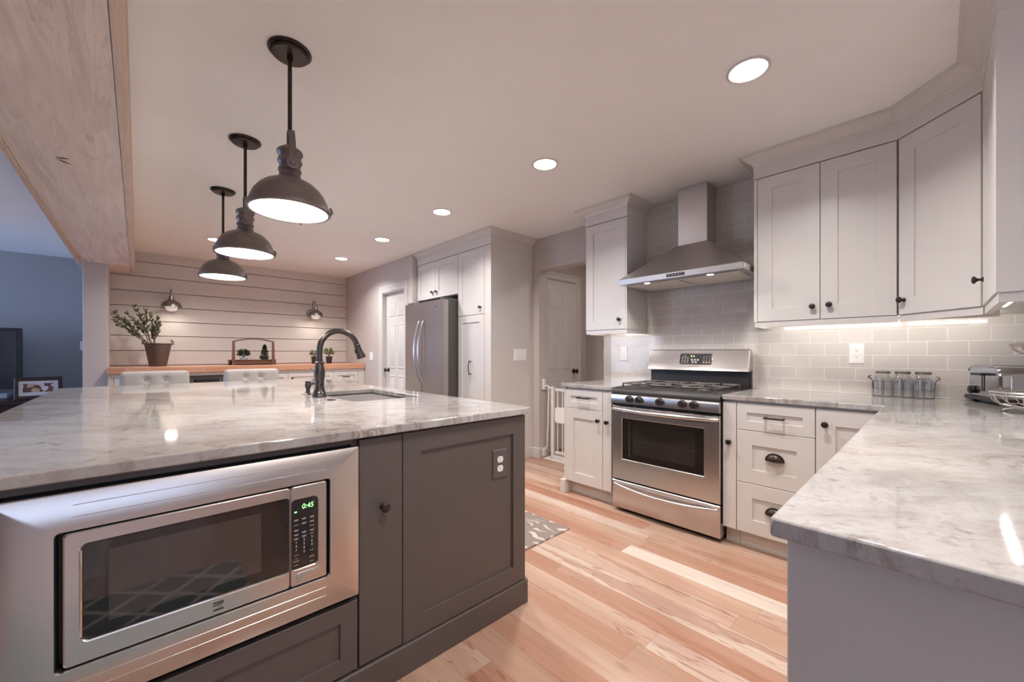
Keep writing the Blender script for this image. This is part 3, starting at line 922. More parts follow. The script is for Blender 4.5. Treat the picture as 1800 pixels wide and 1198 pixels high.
def build_microwave():
    o = thing('microwave_oven', 'built-in stainless microwave with steel trim surround in the end of the island', 'microwave', (0.16, 1.32, 0.61))
    YF = 1.318
    A = frame((0, YF, 0), (1, 0, 0), (0, -1, 0))

    def rect(u0, u1, v0, v1, w, r=0.0, n=4):
        if r <= 0:
            return [(u0, v0, w), (u1, v0, w), (u1, v1, w), (u0, v1, w)]
        out = []
        for cx, cy, a0 in ((u0 + r, v0 + r, 180), (u1 - r, v0 + r, 270), (u1 - r, v1 - r, 0), (u0 + r, v1 - r, 90)):
            out += [(cx + r * math.cos(R(a0 + 90 * i / n)), cy + r * math.sin(R(a0 + 90 * i / n)), w) for i in range(n + 1)]
        return out
    b = MB(A)
    b.loops([rect(-0.222, 0.5335, 0.369, 0.857, -0.016, 0.003), rect(-0.222, 0.5335, 0.369, 0.857, 0.006, 0.003), rect(-0.219, 0.5305, 0.372, 0.854, 0.008, 0.003),
             rect(-0.133, 0.4435, 0.463, 0.772, 0.008, 0.010), rect(-0.131, 0.4415, 0.465, 0.770, 0.004, 0.010), rect(-0.131, 0.4415, 0.465, 0.770, -0.016, 0.010)], False)
    b.fin('trim_surround', 'steel', o)
    for z in (0.8285, 0.802, 0.434, 0.408):
        b = MB(A); b.box(-0.105, 0.43, z - 0.0008, z + 0.0008, 0.0075, 0.0088, 0.0004); b.fin('trim_rib', 'steel', o)
    b = MB(A); b.box(-0.130, 0.440, 0.4665, 0.7685, -0.30, -0.030); b.fin('housing', 'black', o)
    # door and control column
    b = MB(A)
    b.loops([rect(-0.120, 0.3295, 0.4685, 0.766, -0.028, 0.008), rect(-0.120, 0.3295, 0.4685, 0.766, 0.002, 0.008), rect(-0.117, 0.3275, 0.4715, 0.763, 0.005, 0.008),
             rect(-0.094, 0.3285, 0.515, 0.737, 0.005, 0.012), rect(-0.0915, 0.3285, 0.5175, 0.7345, 0.001, 0.012)], True)
    d = b.fin('door', 'steel', o)
    b = MB(A); b.box(-0.0915, 0.3282, 0.5175, 0.7345, 0.0011, 0.0022); b.fin('door_glass', 'blackglass', d)
    b = MB(A); b.box(-0.049, 0.256, 0.545, 0.711, 0.0022, 0.0025); b.fin('inner_window', 'mesh', d)
    b = MB(A)
    b.tube([(-0.093, 0.53, 0.006), (-0.093, 0.724, 0.006)], 0.0028, 8)
    b.tube([(-0.085, 0.5155, 0.006), (0.325, 0.5155, 0.006)], 0.0022, 8)
    b.fin('glass_bezel', 'chrome', d)
    # emblem: striped dark square
    b = MB(A)
    ex, ez, q = 0.157, 0.4915, 0.0115
    for pts in (((-1, 0.62), (1, 0.62), (1, 1), (-1, 1)), ((-1, 0.05), (0.1, 0.1), (1, 0.35), (1, 0.62), (0.9, 0.6), (-1, 0.6 - 0.3)),
                ((-0.25, -0.42), (0.3, -0.22), (1, -0.12), (1, -0.22), (0.4, -0.38)), ((-1, -1), (1, -1), (1, -0.6), (0.2, -0.62), (-0.35, -0.5), (-1, -0.75))):
        b.loops([[(ex + p[0] * q, ez + p[1] * q, w) for p in pts] for w in (0.0048, 0.0056)])
    b.fin('emblem', 'inkd', d)
    b = MB(A)
    b.loops([rect(0.3305, 0.434, 0.4685, 0.766, -0.028, 0.008), rect(0.3305, 0.434, 0.4685, 0.766, 0.002, 0.008), rect(0.3325, 0.431, 0.4715, 0.763, 0.005, 0.008),
             rect(0.3320, 0.409, 0.515, 0.727, 0.005, 0.012), rect(0.3320, 0.4065, 0.5175, 0.7245, 0.002, 0.012)], True)
    c = b.fin('control_column', 'steel', o)
    b = MB(A); b.loops([rect(0.3320, 0.4065, 0.5175, 0.7245, 0.0021, 0.012), rect(0.3320, 0.4065, 0.5175, 0.7245, 0.0028, 0.012)]); b.fin('keypad', 'blackglass', c)
    b = MB(A)
    b.loops([rect(0.347, 0.4145, 0.4745, 0.505, 0.0048, 0.006), rect(0.347, 0.4145, 0.4745, 0.505, 0.0062, 0.006), rect(0.349, 0.4125, 0.4765, 0.503, 0.0072, 0.005)])
    b.fin('release_button', 'steel', c)
    T = lambda u, v: A @ Matrix.Translation((u, v, 0.0030))
    text_mesh('clock_digits', '0:45', 0.021, T(0.3785, 0.701), 'green', c, squeeze=0.92, shear=0.12)
    b = MB(A); b.box(0.3415, 0.3485, 0.6868, 0.6905, 0.0028, 0.0033); b.fin('status_light', 'green', c)
    # legends: unreadable lines stay lines, the digit keys are digits
    b = MB(A)
    cols = (0.3465, 0.3685, 0.3905)
    for ci, zs in enumerate(((0.6655, 0.6495, 0.6345, 0.6215, 0.6095), (0.6655, 0.6515, 0.6245, 0.6125), (0.6655, 0.6515, 0.6375, 0.6245, 0.6135))):
        for z in zs:
            b.box(cols[ci] - 0.0062, cols[ci] + 0.0062, z - 0.0006, z + 0.0006, 0.0028, 0.0031)
            if int(z * 10000) % 3:
                b.box(cols[ci] - 0.0050, cols[ci] + 0.0050, z - 0.0034, z - 0.0022, 0.0028, 0.0031)
    for u, z in ((0.3465, 0.5595), (0.3905, 0.5625), (0.3465, 0.5295), (0.3905, 0.5285)):
        b.box(u - 0.006, u + 0.006, z - 0.0005, z + 0.0005, 0.0028, 0.0031)
    b.fin('key_legend', 'ink', c)['kind'] = 'stuff'
    for k, (ci, z) in {'1': (0, 0.5975), '2': (1, 0.6005), '3': (2, 0.6025), '4': (0, 0.5855), '5': (1, 0.5885), '6': (2, 0.5905), '7': (0, 0.5735), '8': (1, 0.5765), '9': (2, 0.5785), '0': (1, 0.5645)}.items():
        text_mesh('digit_key', k, 0.0105, T(cols[ci], z), 'ink', c)
    text_mesh('start_key', 'START', 0.0052, T(0.3465, 0.541), 'ink', c)
    text_mesh('stop_key', 'STOP', 0.0058, T(0.3905, 0.5425), 'ink', c)
    b = MB(A); b.lathe([(0.0025, 0.0028), (0.0025, 0.0033)], (0.3905, 0.5505, 0), 12); b.fin('stop_mark', 'red', c)
    b = MB(A); b.lathe([(0.0016, 0.0028), (0.0016, 0.0033)], (0.3465, 0.5495, 0), 12); b.fin('start_mark', 'ink', c)


def outlet(name, F, u, v, label, cat, body='plastic', face='plastic', hw=0.037, hh=0.062, kind='duplex', loc=None, gangs=1):
    o = thing(name, label, cat, tuple(F @ Vector((u, v, 0))))
    b = MB(F @ Matrix.Translation((u, v, 0)))
    W = hw if gangs == 1 else hw + (gangs - 1) * 0.023
    b.loops([[(-W, -hh, 0), (W, -hh, 0), (W, hh, 0), (-W, hh, 0)], [(-W, -hh, 0.003), (W, -hh, 0.003), (W, hh, 0.003), (-W, hh, 0.003)],
             [(-W + 0.004, -hh + 0.004, 0.0065), (W - 0.004, -hh + 0.004, 0.0065), (W - 0.004, hh - 0.004, 0.0065), (-W + 0.004, hh - 0.004, 0.0065)]])
    b.fin('cover_plate', body, o)
    if kind in ('duplex', 'gfci'):
        for s in (1, -1):
            b = MB(F @ Matrix.Translation((u, v + s * 0.020, 0)))
            n = 20
            pts = []
            for i in range(n):
                a = 2 * math.pi * i / n
                pts.append((0.0165 * math.cos(a), max(-0.0135, min(0.0135, 0.0175 * math.sin(a)))))
            if kind == 'gfci':
                pts = [(-0.0165, -0.019), (0.0165, -0.019), (0.0165, 0.019), (-0.0165, 0.019)]
            b.loops([[(p[0], p[1], w) for p in pts] for w in (0.006, 0.0085)])
            f = b.fin('receptacle', face, o)
            b = MB(F @ Matrix.Translation((u, v + s * 0.020, 0)))
            b.box(-0.0068, -0.0048, 0.0005, 0.008, 0.0083, 0.0089)
            b.box(0.0048, 0.0068, 0.0012, 0.0075, 0.0083, 0.0089)
            b.lathe([(0.0024, 0.0083), (0.0024, 0.0089)], (0, -0.006, 0), 10)
            b.fin('slot', 'slot', f)
    else:
        for g in range(gangs):
            uu = u + (g - (gangs - 1) / 2) * 0.046
            b = MB(F @ Matrix.Translation((uu, v, 0)))
            b.loops([[(-0.0165, -0.033, 0.006), (0.0165, -0.033, 0.006), (0.0165, 0.033, 0.006), (-0.0165, 0.033, 0.006)],
                     [(-0.0160, -0.0325, 0.0095), (0.0160, -0.0325, 0.0095), (0.0160, 0.0325, 0.0075), (-0.0160, 0.0325, 0.0075)]])
            b.fin('rocker', face, o)
    return o


def base_cab(name, label, u0, u1, loc_y=None):
    o = thing(name, label, 'cabinet', (2.95, (u0 + u1) / 2, 0))
    b = MB(); b.box(2.642, 3.245, u0 + 0.0005, u1 - 0.0005, 0.105, 0.883); b.fin('carcass', 'white', o)
    b = MB(); b.box(2.69, 3.2, u0 + 0.0005, u1 - 0.0005, 0.0, 0.1045); b.fin('toe_kick', 'white', o)
    return o


def build_base_run():
    # left of the range
    o = base_cab('base_cabinet', 'white base cabinet with one drawer over one door beside the opening, left of the range', 1.772, 2.137)
    p = front(FR, 1.772, 2.137, 0.716, 0.872, o, 'drawer', rail=0.079)
    bar_pull(FR, 1.893, 2.003, 0.806, 0.806, p)
    p = front(FR, 1.772, 2.137, 0.107, 0.716, o, 'door', rail=0.079)
    knob(FR, 1.808, 0.64, p)
    b = MB(); b.box(2.625, 3.245, 2.1375, 2.155, 0.0, 0.883)
    b.fin('side_panel', 'white', o)
    b = MB(); b.box(2.60, 2.69, 2.130, 2.178, 0.0, 0.112, 0.003); b.box(2.69, 3.24, 2.156, 2.172, 0, 0.112, 0.002)
    b.fin('base_block', 'white', o)
    o = base_cab('pull_out_cabinet', 'narrow white pull-out base cabinet hugging the range, nearest the small counter', 1.690, 1.771)
    p = front(FR, 1.690, 1.771, 0.107, 0.872, o, 'door', flat=True); knob(FR, 1.727, 0.638, p)
    # right of the range
    o = base_cab('pull_out_cabinet', 'narrow white pull-out base cabinet between the range and the three-drawer cabinet', 0.826, 0.904)
    p = front(FR, 0.826, 0.904, 0.107, 0.872, o, 'door', flat=True); knob(FR, 0.864, 0.63, p)
    o = base_cab('drawer_cabinet', 'white base cabinet of three drawers with bar and cup pulls right of the range', 0.443, 0.825)
    p = front(FR, 0.443, 0.825, 0.712, 0.872, o, 'drawer', rail=0.082); bar_pull(FR, 0.579, 0.677, 0.797, 0.797, p)
    p = front(FR, 0.443, 0.825, 0.402, 0.712, o, 'drawer', rail=0.082); cup_pull(FR, 0.628, 0.570, p)
    p = front(FR, 0.443, 0.825, 0.107, 0.402, o, 'drawer', rail=0.082); cup_pull(FR, 0.628, 0.262, p)
    # corner
    o = base_cab('corner_cabinet', 'white corner base cabinet with one knob where the two counters meet', 0.16, 0.442)
    p = front(FR, 0.17, 0.442, 0.107, 0.872, o, 'door', rail=0.082); knob(FR, 0.400, 0.794, p)
    # peninsula base
    o = thing('peninsula_cabinet', 'white peninsula base cabinet with a plain end panel under the granite overhang', 'cabinet', (1.6, -0.15, 0))
    b = MB(); b.box(0.76, 3.245, -0.455, 0.138, 0.0, 0.883); b.fin('carcass', 'white', o)
    b = MB(); b.box(0.736, 0.7595, -0.46, 0.160, 0.0, 0.883, 0.002); b.fin('end_panel', 'white', o)
    FN = frame((0, 0.138, 0), (1, 0, 0), (0, 1, 0))
    for k in range(4):
        p = front(FN, 0.77 + k * 0.45, 0.77 + (k + 1) * 0.45, 0.11, 0.872, o, 'door'); knob(FN, 1.17 + k * 0.45, 0.79, p)
    # worktops
    b = MB(); b.slab([(2.612, 1.690), (3.248, 1.690), (3.248, 2.182), (2.612, 2.182)], [], 0.884, 0.914)
    tag(b.fin('side_worktop', 'granite', bevel=0.004), 'short granite counter on the left of the range beside the opening', 'countertop')
    b = MB(); b.slab([(0.707, 0.176), (0.707, -0.466), (3.2465, -0.466), (3.2465, 0.903), (2.612, 0.903), (2.612, 0.176)], [], 0.884, 0.914)
    tag(b.fin('corner_worktop', 'granite', bevel=0.004), 'large L-shaped granite counter carrying the jars and toaster, its end nearest the viewer', 'countertop')


def crown(b, path, ztop=CE, proj=0.075, ht=0.062, frieze0=2.292, inward=None):
    """moulding swept along a list of (x, y, nx, ny) mitre points"""
    prof = [(0.0015, frieze0), (0.0015, ztop - ht - 0.004), (0.008, ztop - ht), (0.012, ztop - ht + 0.012), (0.03, ztop - ht + 0.022), (0.05, ztop - 0.022), (0.058, ztop - 0.012), (proj, ztop - 0.010), (proj, ztop - 0.001), (-0.03, ztop - 0.001), (-0.03, frieze0)]
    b.loops([[(x + nx * a, y + ny * a, z) for a, z in prof] for x, y, nx, ny in path])


def build_uppers():
    s2 = math.sqrt(0.5)
    t8 = math.tan(R(22.5))
    # left of hood
    o = thing('wall_cabinet', 'tall white wall cabinet with one door hung between the opening and the hood', 'cabinet', (3.1, 1.944, 1.365))
    b = MB(); b.box(2.94, 3.246, 1.738, 2.150, 1.366, 2.43); b.fin('carcass', 'white', o)
    p = front(FU, 1.752, 2.150, 1.366, 2.288, o, 'door', rail=0.075); knob(FU, 1.804, 1.448, p)
    b = MB(); b.box(2.920, 2.94, 1.738, 1.7515, 1.366, 2.288); b.fin('face_stile', 'white', o)
    b = MB(); crown(b, [(3.244, 1.738, 0, -1), (2.92, 1.738, -1, -1), (2.92, 2.150, -1, 1), (3.244, 2.150, 0, 1)]); b.fin('crown_moulding', 'white', o)
    b = MB(); b.box(2.925, 2.945, 1.742, 2.147, 1.333, 1.3655); b.box(2.945, 3.246, 1.742, 1.757, 1.333, 1.3655); b.box(2.945, 3.246, 2.132, 2.147, 1.333, 1.3655); b.fin('light_rail', 'white', o)
    # two-door unit right of hood
    o = thing('wall_cabinet', 'white two-door wall cabinet hung right of the steel hood', 'cabinet', (3.1, 0.48, 1.365))
    b = MB(); b.box(2.94, 3.246, 0.1445, 0.816, 1.366, 2.43); b.fin('carcass', 'white', o)
    p = front(FU, 0.471, 0.796, 1.366, 2.288, o, 'door', rail=0.079); knob(FU, 0.505, 1.442, p)
    p = front(FU, 0.145, 0.471, 1.366, 2.288, o, 'door', rail=0.079); knob(FU, 0.427, 1.446, p)
    b = MB(); b.box(2.922, 2.94, 0.7975, 0.816, 1.366, 2.288); b.fin('face_stile', 'white', o)
    b = MB(); crown(b, [(3.244, 0.816, 0, 1), (2.92, 0.816, -1, 1), (2.92, 0.1435, -1, t8)]); b.fin('crown_moulding', 'white', o)
    b = MB(); b.box(2.925, 2.945, 0.1445, 0.812, 1.333, 1.3655); b.box(2.945, 3.246, 0.797, 0.812, 1.333, 1.3655); b.fin('light_rail', 'white', o)
    # diagonal corner
    o = thing('corner_wall_cabinet', 'white corner wall cabinet with a single diagonal door', 'cabinet', (3.0, -0.2, 1.365))
    d = 0.02 * s2
    b = MB(); b.prism([(2.92 + d + 0.006, 0.143), (3.246, 0.143), (3.246, -0.465), (2.6465, -0.465), (2.6465, -0.132 - d - 0.006)], 1.366, 2.43); b.fin('carcass', 'white', o)
    FG = frame((2.92 + d, 0.143 - d, 0), (-s2, -s2, 0), (-s2, s2, 0))
    L = 0.275 / s2
    p = front(FG, 0.003, L - 0.004, 1.366, 2.288, o, 'door', rail=0.082); knob(FG, 0.035, 1.442, p)
    b = MB(); crown(b, [(2.92, 0.1430, -1, t8), (2.645, -0.132, -t8, 1)]); b.fin('crown_moulding', 'white', o)
    b = MB(FG); b.box(0.004, L - 0.004, 1.333, 1.3655, -0.01, 0.012); b.fin('light_rail', 'white', o)
    # side run
    o = thing('wall_cabinet', 'white wall cabinet seen end-on at the right, plain side panel facing the room', 'cabinet', (2.35, -0.3, 1.365))
    b = MB(); b.box(2.089, 2.6455, -0.465, -0.152, 1.366, 2.43); b.fin('carcass', 'white', o)
    b = MB(); b.box(2.068, 2.0885, -0.466, -0.1325, 1.366, CE - 0.001); b.fin('side_panel', 'white', o)
    p = front(FT, 2.09, 2.640, 1.366, 2.288, o, 'door', rail=0.082); knob(FT, 2.585, 1.475, p)
    b = MB(); crown(b, [(2.645, -0.1320, -t8, 1), (2.068, -0.132, -1, 1), (2.068, -0.46, -1, 0)]); b.fin('crown_moulding', 'white', o)
    b = MB(); b.box(2.092, 2.64, -0.160, -0.138, 1.333, 1.3655); b.box(2.075, 2.0915, -0.46, -0.138, 1.333, 1.3655); b.fin('light_rail', 'white', o)


def build_backsplash():
    b = MB(); b.box(3.2475, 3.255, -0.467, 2.10, 0.9145, CE - 0.001)
    # phase the joints: object origin carries the pattern
    o = thing('backsplash', 'glossy greige subway tile backsplash behind range and counters', 'tile', (3.2475, 0.424, 1.155))
    b.fin('tile_field', 'tile', o)
    b = MB(); b.box(1.985, 3.2470, -0.467, -0.4595, 0.9145, 1.36); b.fin('tile_field', 'tile', o)
    o['kind'] = 'structure'


def led_strips():
    """tape on the back of the light rails, aimed at the tile; the side run has its tape facing down"""
    for y0, y1, lb in ((1.765, 2.125, 'glowing LED strip under the single-door wall cabinet by the opening'),
                       (0.155, 0.790, 'glowing LED strip under the two-door wall cabinet'),
                       (-0.20, 0.135, 'glowing LED strip under the diagonal corner cabinet')):
        t = thing('under_cabinet_light', lb, 'light', (2.955, (y0 + y1) / 2, 1.35), 'LED strips under the wall cabinets')
        b = MB(); b.box(2.9455, 2.9535, y0, y1, 1.338, 1.3655); b.fin('channel', 'plastic', t)
        b = MB()
        n = int((y1 - y0) / 0.025)
        for k in range(n):
            yy = y0 + (k + 0.5) * (y1 - y0) / n
            b.box(2.9535, 2.9555, yy - 0.007, yy + 0.007, 1.346, 1.356)
        b.fin('diode_row', 'led', t)
        lamp('led_glow', 'AREA', (2.958, (y0 + y1) / 2, 1.351), LED_W * (y1 - y0), (1.0, 0.955, 0.90), 0.02, y1 - y0 - 0.01, rot=(0, R(-90), 0), parent=t, shape='RECTANGLE')
    x0, x1, y0, y1 = 2.13, 2.60, -0.192, -0.182
    t = thing('under_cabinet_light', 'glowing LED strip under the end-on wall cabinet at the right', 'light', ((x0 + x1) / 2, (y0 + y1) / 2, 1.355), 'LED strips under the wall cabinets')
    b = MB(); b.box(x0 - 0.004, x1 + 0.004, y0 - 0.004, y1 + 0.004, 1.357, 1.3655); b.fin('channel', 'plastic', t)
    b = MB()
    for k in range(19):
        xx = x0 + (k + 0.5) * (x1 - x0) / 19
        b.box(xx - 0.007, xx + 0.007, y0 + 0.001, y1 - 0.001, 1.3545, 1.357)
    b.fin('diode_row', 'led', t)
    lamp('led_glow', 'AREA', ((x0 + x1) / 2, (y0 + y1) / 2, 1.352), 1.5 * (x1 - x0), (1.0, 0.955, 0.90), x1 - x0, 0.012, parent=t, shape='RECTANGLE')


LED_W = 1.5


def build_hood():
    o = thing('range_hood', 'stainless steel chimney hood hung over the range on the tiled wall', 'range hood', (3.0, 1.275, 1.70))
    x0, x1, y0, y1 = 2.755, 3.246, 0.83, 1.722
    b = MB()
    z0, z1 = 1.700, 1.739
    rg = lambda a, c, d, e, z: [(a, d, z), (c, d, z), (c, e, z), (a, e, z)]
    cx0, cx1, cy0, cy1 = 3.07, 3.246, 1.165, 1.383
    b.loops([rg(x0, x1, y0, y1, z0), rg(x0, x1, y0, y1, z1), rg(x0 + 0.004, x1, y0 + 0.004, y1 - 0.004, z1 + 0.002), rg(cx0 - 0.006, cx1, cy0 - 0.006, cy1 + 0.006, 2.0)], cap=True)
    b.fin('canopy', 'steelv', o)
    b = MB(); b.box(cx0, cx1, cy0, cy1, 2.0, CE - 0.002, 0.002); b.fin('chimney', 'steelv', o)
    b = MB(); b.box(x0 - 0.0025, x0 + 0.001, 1.195, 1.325, 1.709, 1.730, 0.001); c = b.fin('control_strip', 'black', o)
    b = MB()
    for k in range(5):
        yy = 1.215 + k * 0.022
        b.lathe([(0.0045, 0), (0.0045, 0.0015)], (x0 - 0.0025, yy, 1.7195), 12, axis='-X')
    b.fin('push_button', 'steel', c)
    for a, c2 in ((0.875, 1.265), (1.285, 1.675)):
        b = MB(); b.box(2.83, 3.20, a, c2, 1.6955, 1.7002, 0.002); b.fin('grease_filter', 'filter', o)
    b = MB(); b.box(2.79, 2.825, 0.875, 1.675, 1.6975, 1.7002); b.fin('light_panel', 'steeld', o)
    for yy in (1.045, 1.50):
        b = MB(); b.lathe([(0.030, 1.6972), (0.030, 1.6955), (0.024, 1.6945)], (2.8075, yy, 0), 20); r = b.fin('lamp_ring', 'chrome', o)
        b = MB(); b.lathe([(0.022, 1.6950), (0.020, 1.6935)], (2.8075, yy, 0), 20); b.fin('lamp_lens', 'lens', r)
        lamp('hood_lamp', 'SPOT', (2.8075, yy, 1.69), 5.0, (1, 0.93, 0.84), 0.02, parent=o, spot=R(125), blend=0.6)
    b = MB(); b.box(2.762, 2.80, 0.8275, 0.8305, 1.707, 1.733); b.fin('end_cap', 'chrome', o)


def build_range():
    Y0, Y1 = 0.909, 1.667
    XF = 2.600
    o = thing('gas_range', 'stainless steel freestanding gas range with black cooktop between the white cabinets', 'range', (2.95, 1.288, 0))
    A = frame((XF, 0, 0), (0, 1, 0), (-1, 0, 0))
    b = MB(); b.box(2.645, 3.19, Y0, Y1, 0.035, 0.868); b.fin('body', 'black', o)
    for yy in (Y0 + 0.05, Y1 - 0.05):
        for xx in (2.70, 3.12):
            b = MB(); b.lathe([(0.018, 0.0), (0.018, 0.035)], (xx, yy, 0), 12); b.fin('leg', 'black', o)
    # cooktop
    b = MB()
    b.loops([[(2.592, Y0, 0.868), (3.19, Y0, 0.868), (3.19, Y1, 0.868), (2.592, Y1, 0.868)], [(2.590, Y0, 0.876), (3.19, Y0, 0.876), (3.19, Y1, 0.876), (2.590, Y1, 0.876)],
             [(2.600, Y0, 0.901), (3.19, Y0, 0.915), (3.19, Y1, 0.915), (2.600, Y1, 0.901)], [(2.625, Y0 + 0.015, 0.915), (3.18, Y0 + 0.015, 0.917), (3.18, Y1 - 0.015, 0.917), (2.625, Y1 - 0.015, 0.915)],
             [(2.645, Y0 + 0.035, 0.907), (3.13, Y0 + 0.035, 0.907), (3.13, Y1 - 0.035, 0.907), (2.645, Y1 - 0.035, 0.907)]])
    b.fin('cooktop', 'black', o, sharp=50)
    for bx, by, br in ((2.76, 1.07, 0.045), (3.02, 1.07, 0.036), (2.89, 1.288, 0.042), (2.76, 1.505, 0.036), (3.02, 1.505, 0.045)):
        b = MB(); b.lathe([(br, 0.907), (br, 0.915), (br * 0.8, 0.918), (br * 0.8, 0.923), (br * 0.3, 0.926)], (bx, by, 0), 22); b.fin('burner', 'iron', o)
    for a, c in ((Y0 + 0.045, Y0 + 0.268), (Y0 + 0.273, Y1 - 0.273), (Y1 - 0.268, Y1 - 0.045)):
        b = MB()
        zt, r = 0.9435, 0.0052
        m = (a + c) / 2
        rect = [(2.655, a), (3.12, a), (3.12, c), (2.655, c)]
        rp = []
        for i in range(4):
            p, q, s = rect[i - 1], rect[i], rect[(i + 1) % 4]
            for w in (p, s):
                dx, dy = w[0] - q[0], w[1] - q[1]
                L = math.hypot(dx, dy)
                rp.append((q[0] + dx / L * 0.014, q[1] + dy / L * 0.014, zt - 0.002))
        b.tube(rp, r, 8, closed=True)
        b.tube([(2.89, a, zt - 0.001), (2.89, c, zt - 0.001)], r, 8)
        for cx in (2.772, 3.006):
            for dx, dy in ((1, 0), (-1, 0), (0, 1), (0, -1)):
                ex = cx + dx * 0.112
                ey = m + dy * (c - a) / 2
                b.tube([(cx + dx * 0.03, m + dy * 0.03, zt + 0.003), (cx + dx * 0.06, m + dy * 0.06, zt + 0.004), (ex, ey, zt - 0.001)], r, 8)
        for xx in (2.662, 2.89, 3.113):
            for yy in (a + 0.006, c - 0.006):
                b.tube([(xx, yy, zt), (xx, yy, 0.909)], [r, r * 1.3], 8)
        b.fin('grate', 'iron', o)
    # control panel with knobs
    b = MB()
    b.loops([[(2.60, Y0, 0.797), (2.645, Y0, 0.797), (2.645, Y0, 0.868), (2.592, Y0, 0.868), (2.583, Y0, 0.864), (2.578, Y0, 0.85), (2.582, Y0, 0.80)],
             [(2.60, Y1, 0.797), (2.645, Y1, 0.797), (2.645, Y1, 0.868), (2.592, Y1, 0.868), (2.583, Y1, 0.864), (2.578, Y1, 0.85), (2.582, Y1, 0.80)]])
    cp = b.fin('control_panel', 'steel', o)
    for yy in (1.515, 1.440, 1.287, 1.133, 1.059):
        b = MB()
        b.lathe([(0.026, 0.0), (0.026, 0.005), (0.0235, 0.008), (0.0225, 0.024), (0.019, 0.028), (0.004, 0.029)], (2.580, yy, 0.838), 24, axis='-X')
        k = b.fin('knob', 'bronze', cp)
        b = MB(); b.box(2.546, 2.556, yy - 0.0045, yy + 0.0045, 0.818, 0.858, 0.002); b.fin('knob_grip', 'black', k)
    b = MB()
    for yy in (1.565, 1.24, 1.00):
        b.lathe([(0.003, 0), (0.003, 0.001)], (2.5803, yy, 0.846), 8, axis='-X')
    b.fin('burner_mark', 'inkd', cp)
    # oven door
    def rect(u0, u1, v0, v1, w):
        return [(u0, v0, w), (u1, v0, w), (u1, v1, w), (u0, v1, w)]
    b = MB(A)
    b.loops([rect(Y0, Y1, 0.237, 0.780, -0.044), rect(Y0, Y1, 0.237, 0.780, 0.0), rect(Y0 + 0.004, Y1 - 0.004, 0.241, 0.776, 0.004),
             rect(1.002, 1.589, 0.389, 0.695, 0.004), rect(1.007, 1.584, 0.394, 0.690, 0.0)])
    d = b.fin('oven_door', 'steel', o)
    b = MB(A); b.box(1.007, 1.584, 0.394, 0.690, 0.0002, 0.0018); gl = b.fin('oven_window', 'blackglass', d)
    b = MB(A); b.box(1.06, 1.50, 0.437, 0.655, 0.0018, 0.0024); b.fin('inner_glass', 'ovenglass', gl)
    b = MB(A); b.box(1.06, 1.50, 0.535, 0.537, 0.0024, 0.0028); b.box(1.525, 1.531, 0.42, 0.67, 0.0018, 0.0024); b.fin('oven_rack', 'steeld', gl)
    b = MB(A)
    for k in range(5):
        b.box(0.955 + k * 0.135, 0.955 + k * 0.135 + 0.115, 0.7765, 0.7805, 0.002, 0.0048)
    b.box(0.965, 1.615, 0.728, 0.733, 0.003, 0.0046)
    b.fin('vent_slot', 'inkd', d)
    n = 24
    b = MB(A)
    pts, rr = [], []
    for i in range(n + 1):
        t = i / n
        pts.append((0.918 + t * 0.74, 0.757 - 0.004 * math.sin(math.pi * t), 0.012 + 0.038 * math.sin(math.pi * t) ** 0.55))
        rr.append(0.011 + 0.004 * math.sin(math.pi * t))
    b.tube(pts, rr, 12)
    b.fin('door_handle', 'steel', d)
    # drawer
    b = MB(A)
    b.loops([rect(Y0, Y1, 0.028, 0.228, -0.044), rect(Y0, Y1, 0.028, 0.228, 0.0), rect(Y0 + 0.004, Y1 - 0.004, 0.032, 0.224, 0.004)])
    d = b.fin('storage_drawer', 'steel', o)
    b = MB(A)
    pts = []
    for i in range(n + 1):
        t = i / n
        pts.append((0.922 + t * 0.725, 0.203 - 0.022 * math.sin(math.pi * t), 0.010 + 0.036 * math.sin(math.pi * t) ** 0.6))
    b.tube(pts, [0.009 + 0.004 * math.sin(math.pi * i / n) for i in range(n + 1)], 12)
    b.fin('drawer_handle', 'steel', d)
    # backguard
    b = MB(); b.box(3.165, 3.195, Y0 + 0.01, Y1 - 0.01, 0.915, 1.04, 0.002); b.box(3.195, 3.24, Y0 + 0.005, Y1 - 0.005, 0.03, 1.17); b.fin('riser_panel', 'black', o)
    b = MB()
    prof = [(3.13, 1.036), (3.142, 1.030), (3.20, 1.032), (3.222, 1.05), (3.222, 1.185), (3.205, 1.199), (3.185, 1.197), (3.165, 1.187), (3.140, 1.06)]
    ys = [Y0 + 0.0, Y0 + 0.008, Y1 - 0.008, Y1]
    rings = []
    for yy, s in zip(ys, (0.93, 1.0, 1.0, 0.93)):
        cx, cz = 3.18, 1.115
        rings.append([(cx + (x - cx) * s, yy, cz + (z - cz) * s) for x, z in prof])
    b.loops(rings)
    g = b.fin('backguard', 'steel', o, sharp=28)
    # display panel lies on the slanted face
    sl = Vector((3.165 - 3.140, 0, 1.187 - 1.06)).normalized()
    nn = Vector((-sl.z, 0, sl.x))
    m = Matrix.Identity(4)
    m.col[0][:3] = (0, -1, 0); m.col[1][:3] = sl; m.col[2][:3] = nn; m.col[3][:3] = Vector((3.1525, 1.283, 1.1235)) + nn * 0.0006
    def rr2(u, v, r, w):
        out = []
        for cx, cy, a0 in ((-u + r, -v + r, 180), (u - r, -v + r, 270), (u - r, v - r, 0), (-u + r, v - r, 90)):
            out += [(cx + r * math.cos(R(a0 + 30 * i)), cy + r * math.sin(R(a0 + 30 * i)), w) for i in range(4)]
        return out
    b = MB(m); b.loops([rr2(0.124, 0.046, 0.014, 0), rr2(0.122, 0.044, 0.013, 0.0025), rr2(0.117, 0.039, 0.010, 0.0025), rr2(0.117, 0.039, 0.010, 0.0005)], False); b.fin('display_bezel', 'chrome', g)
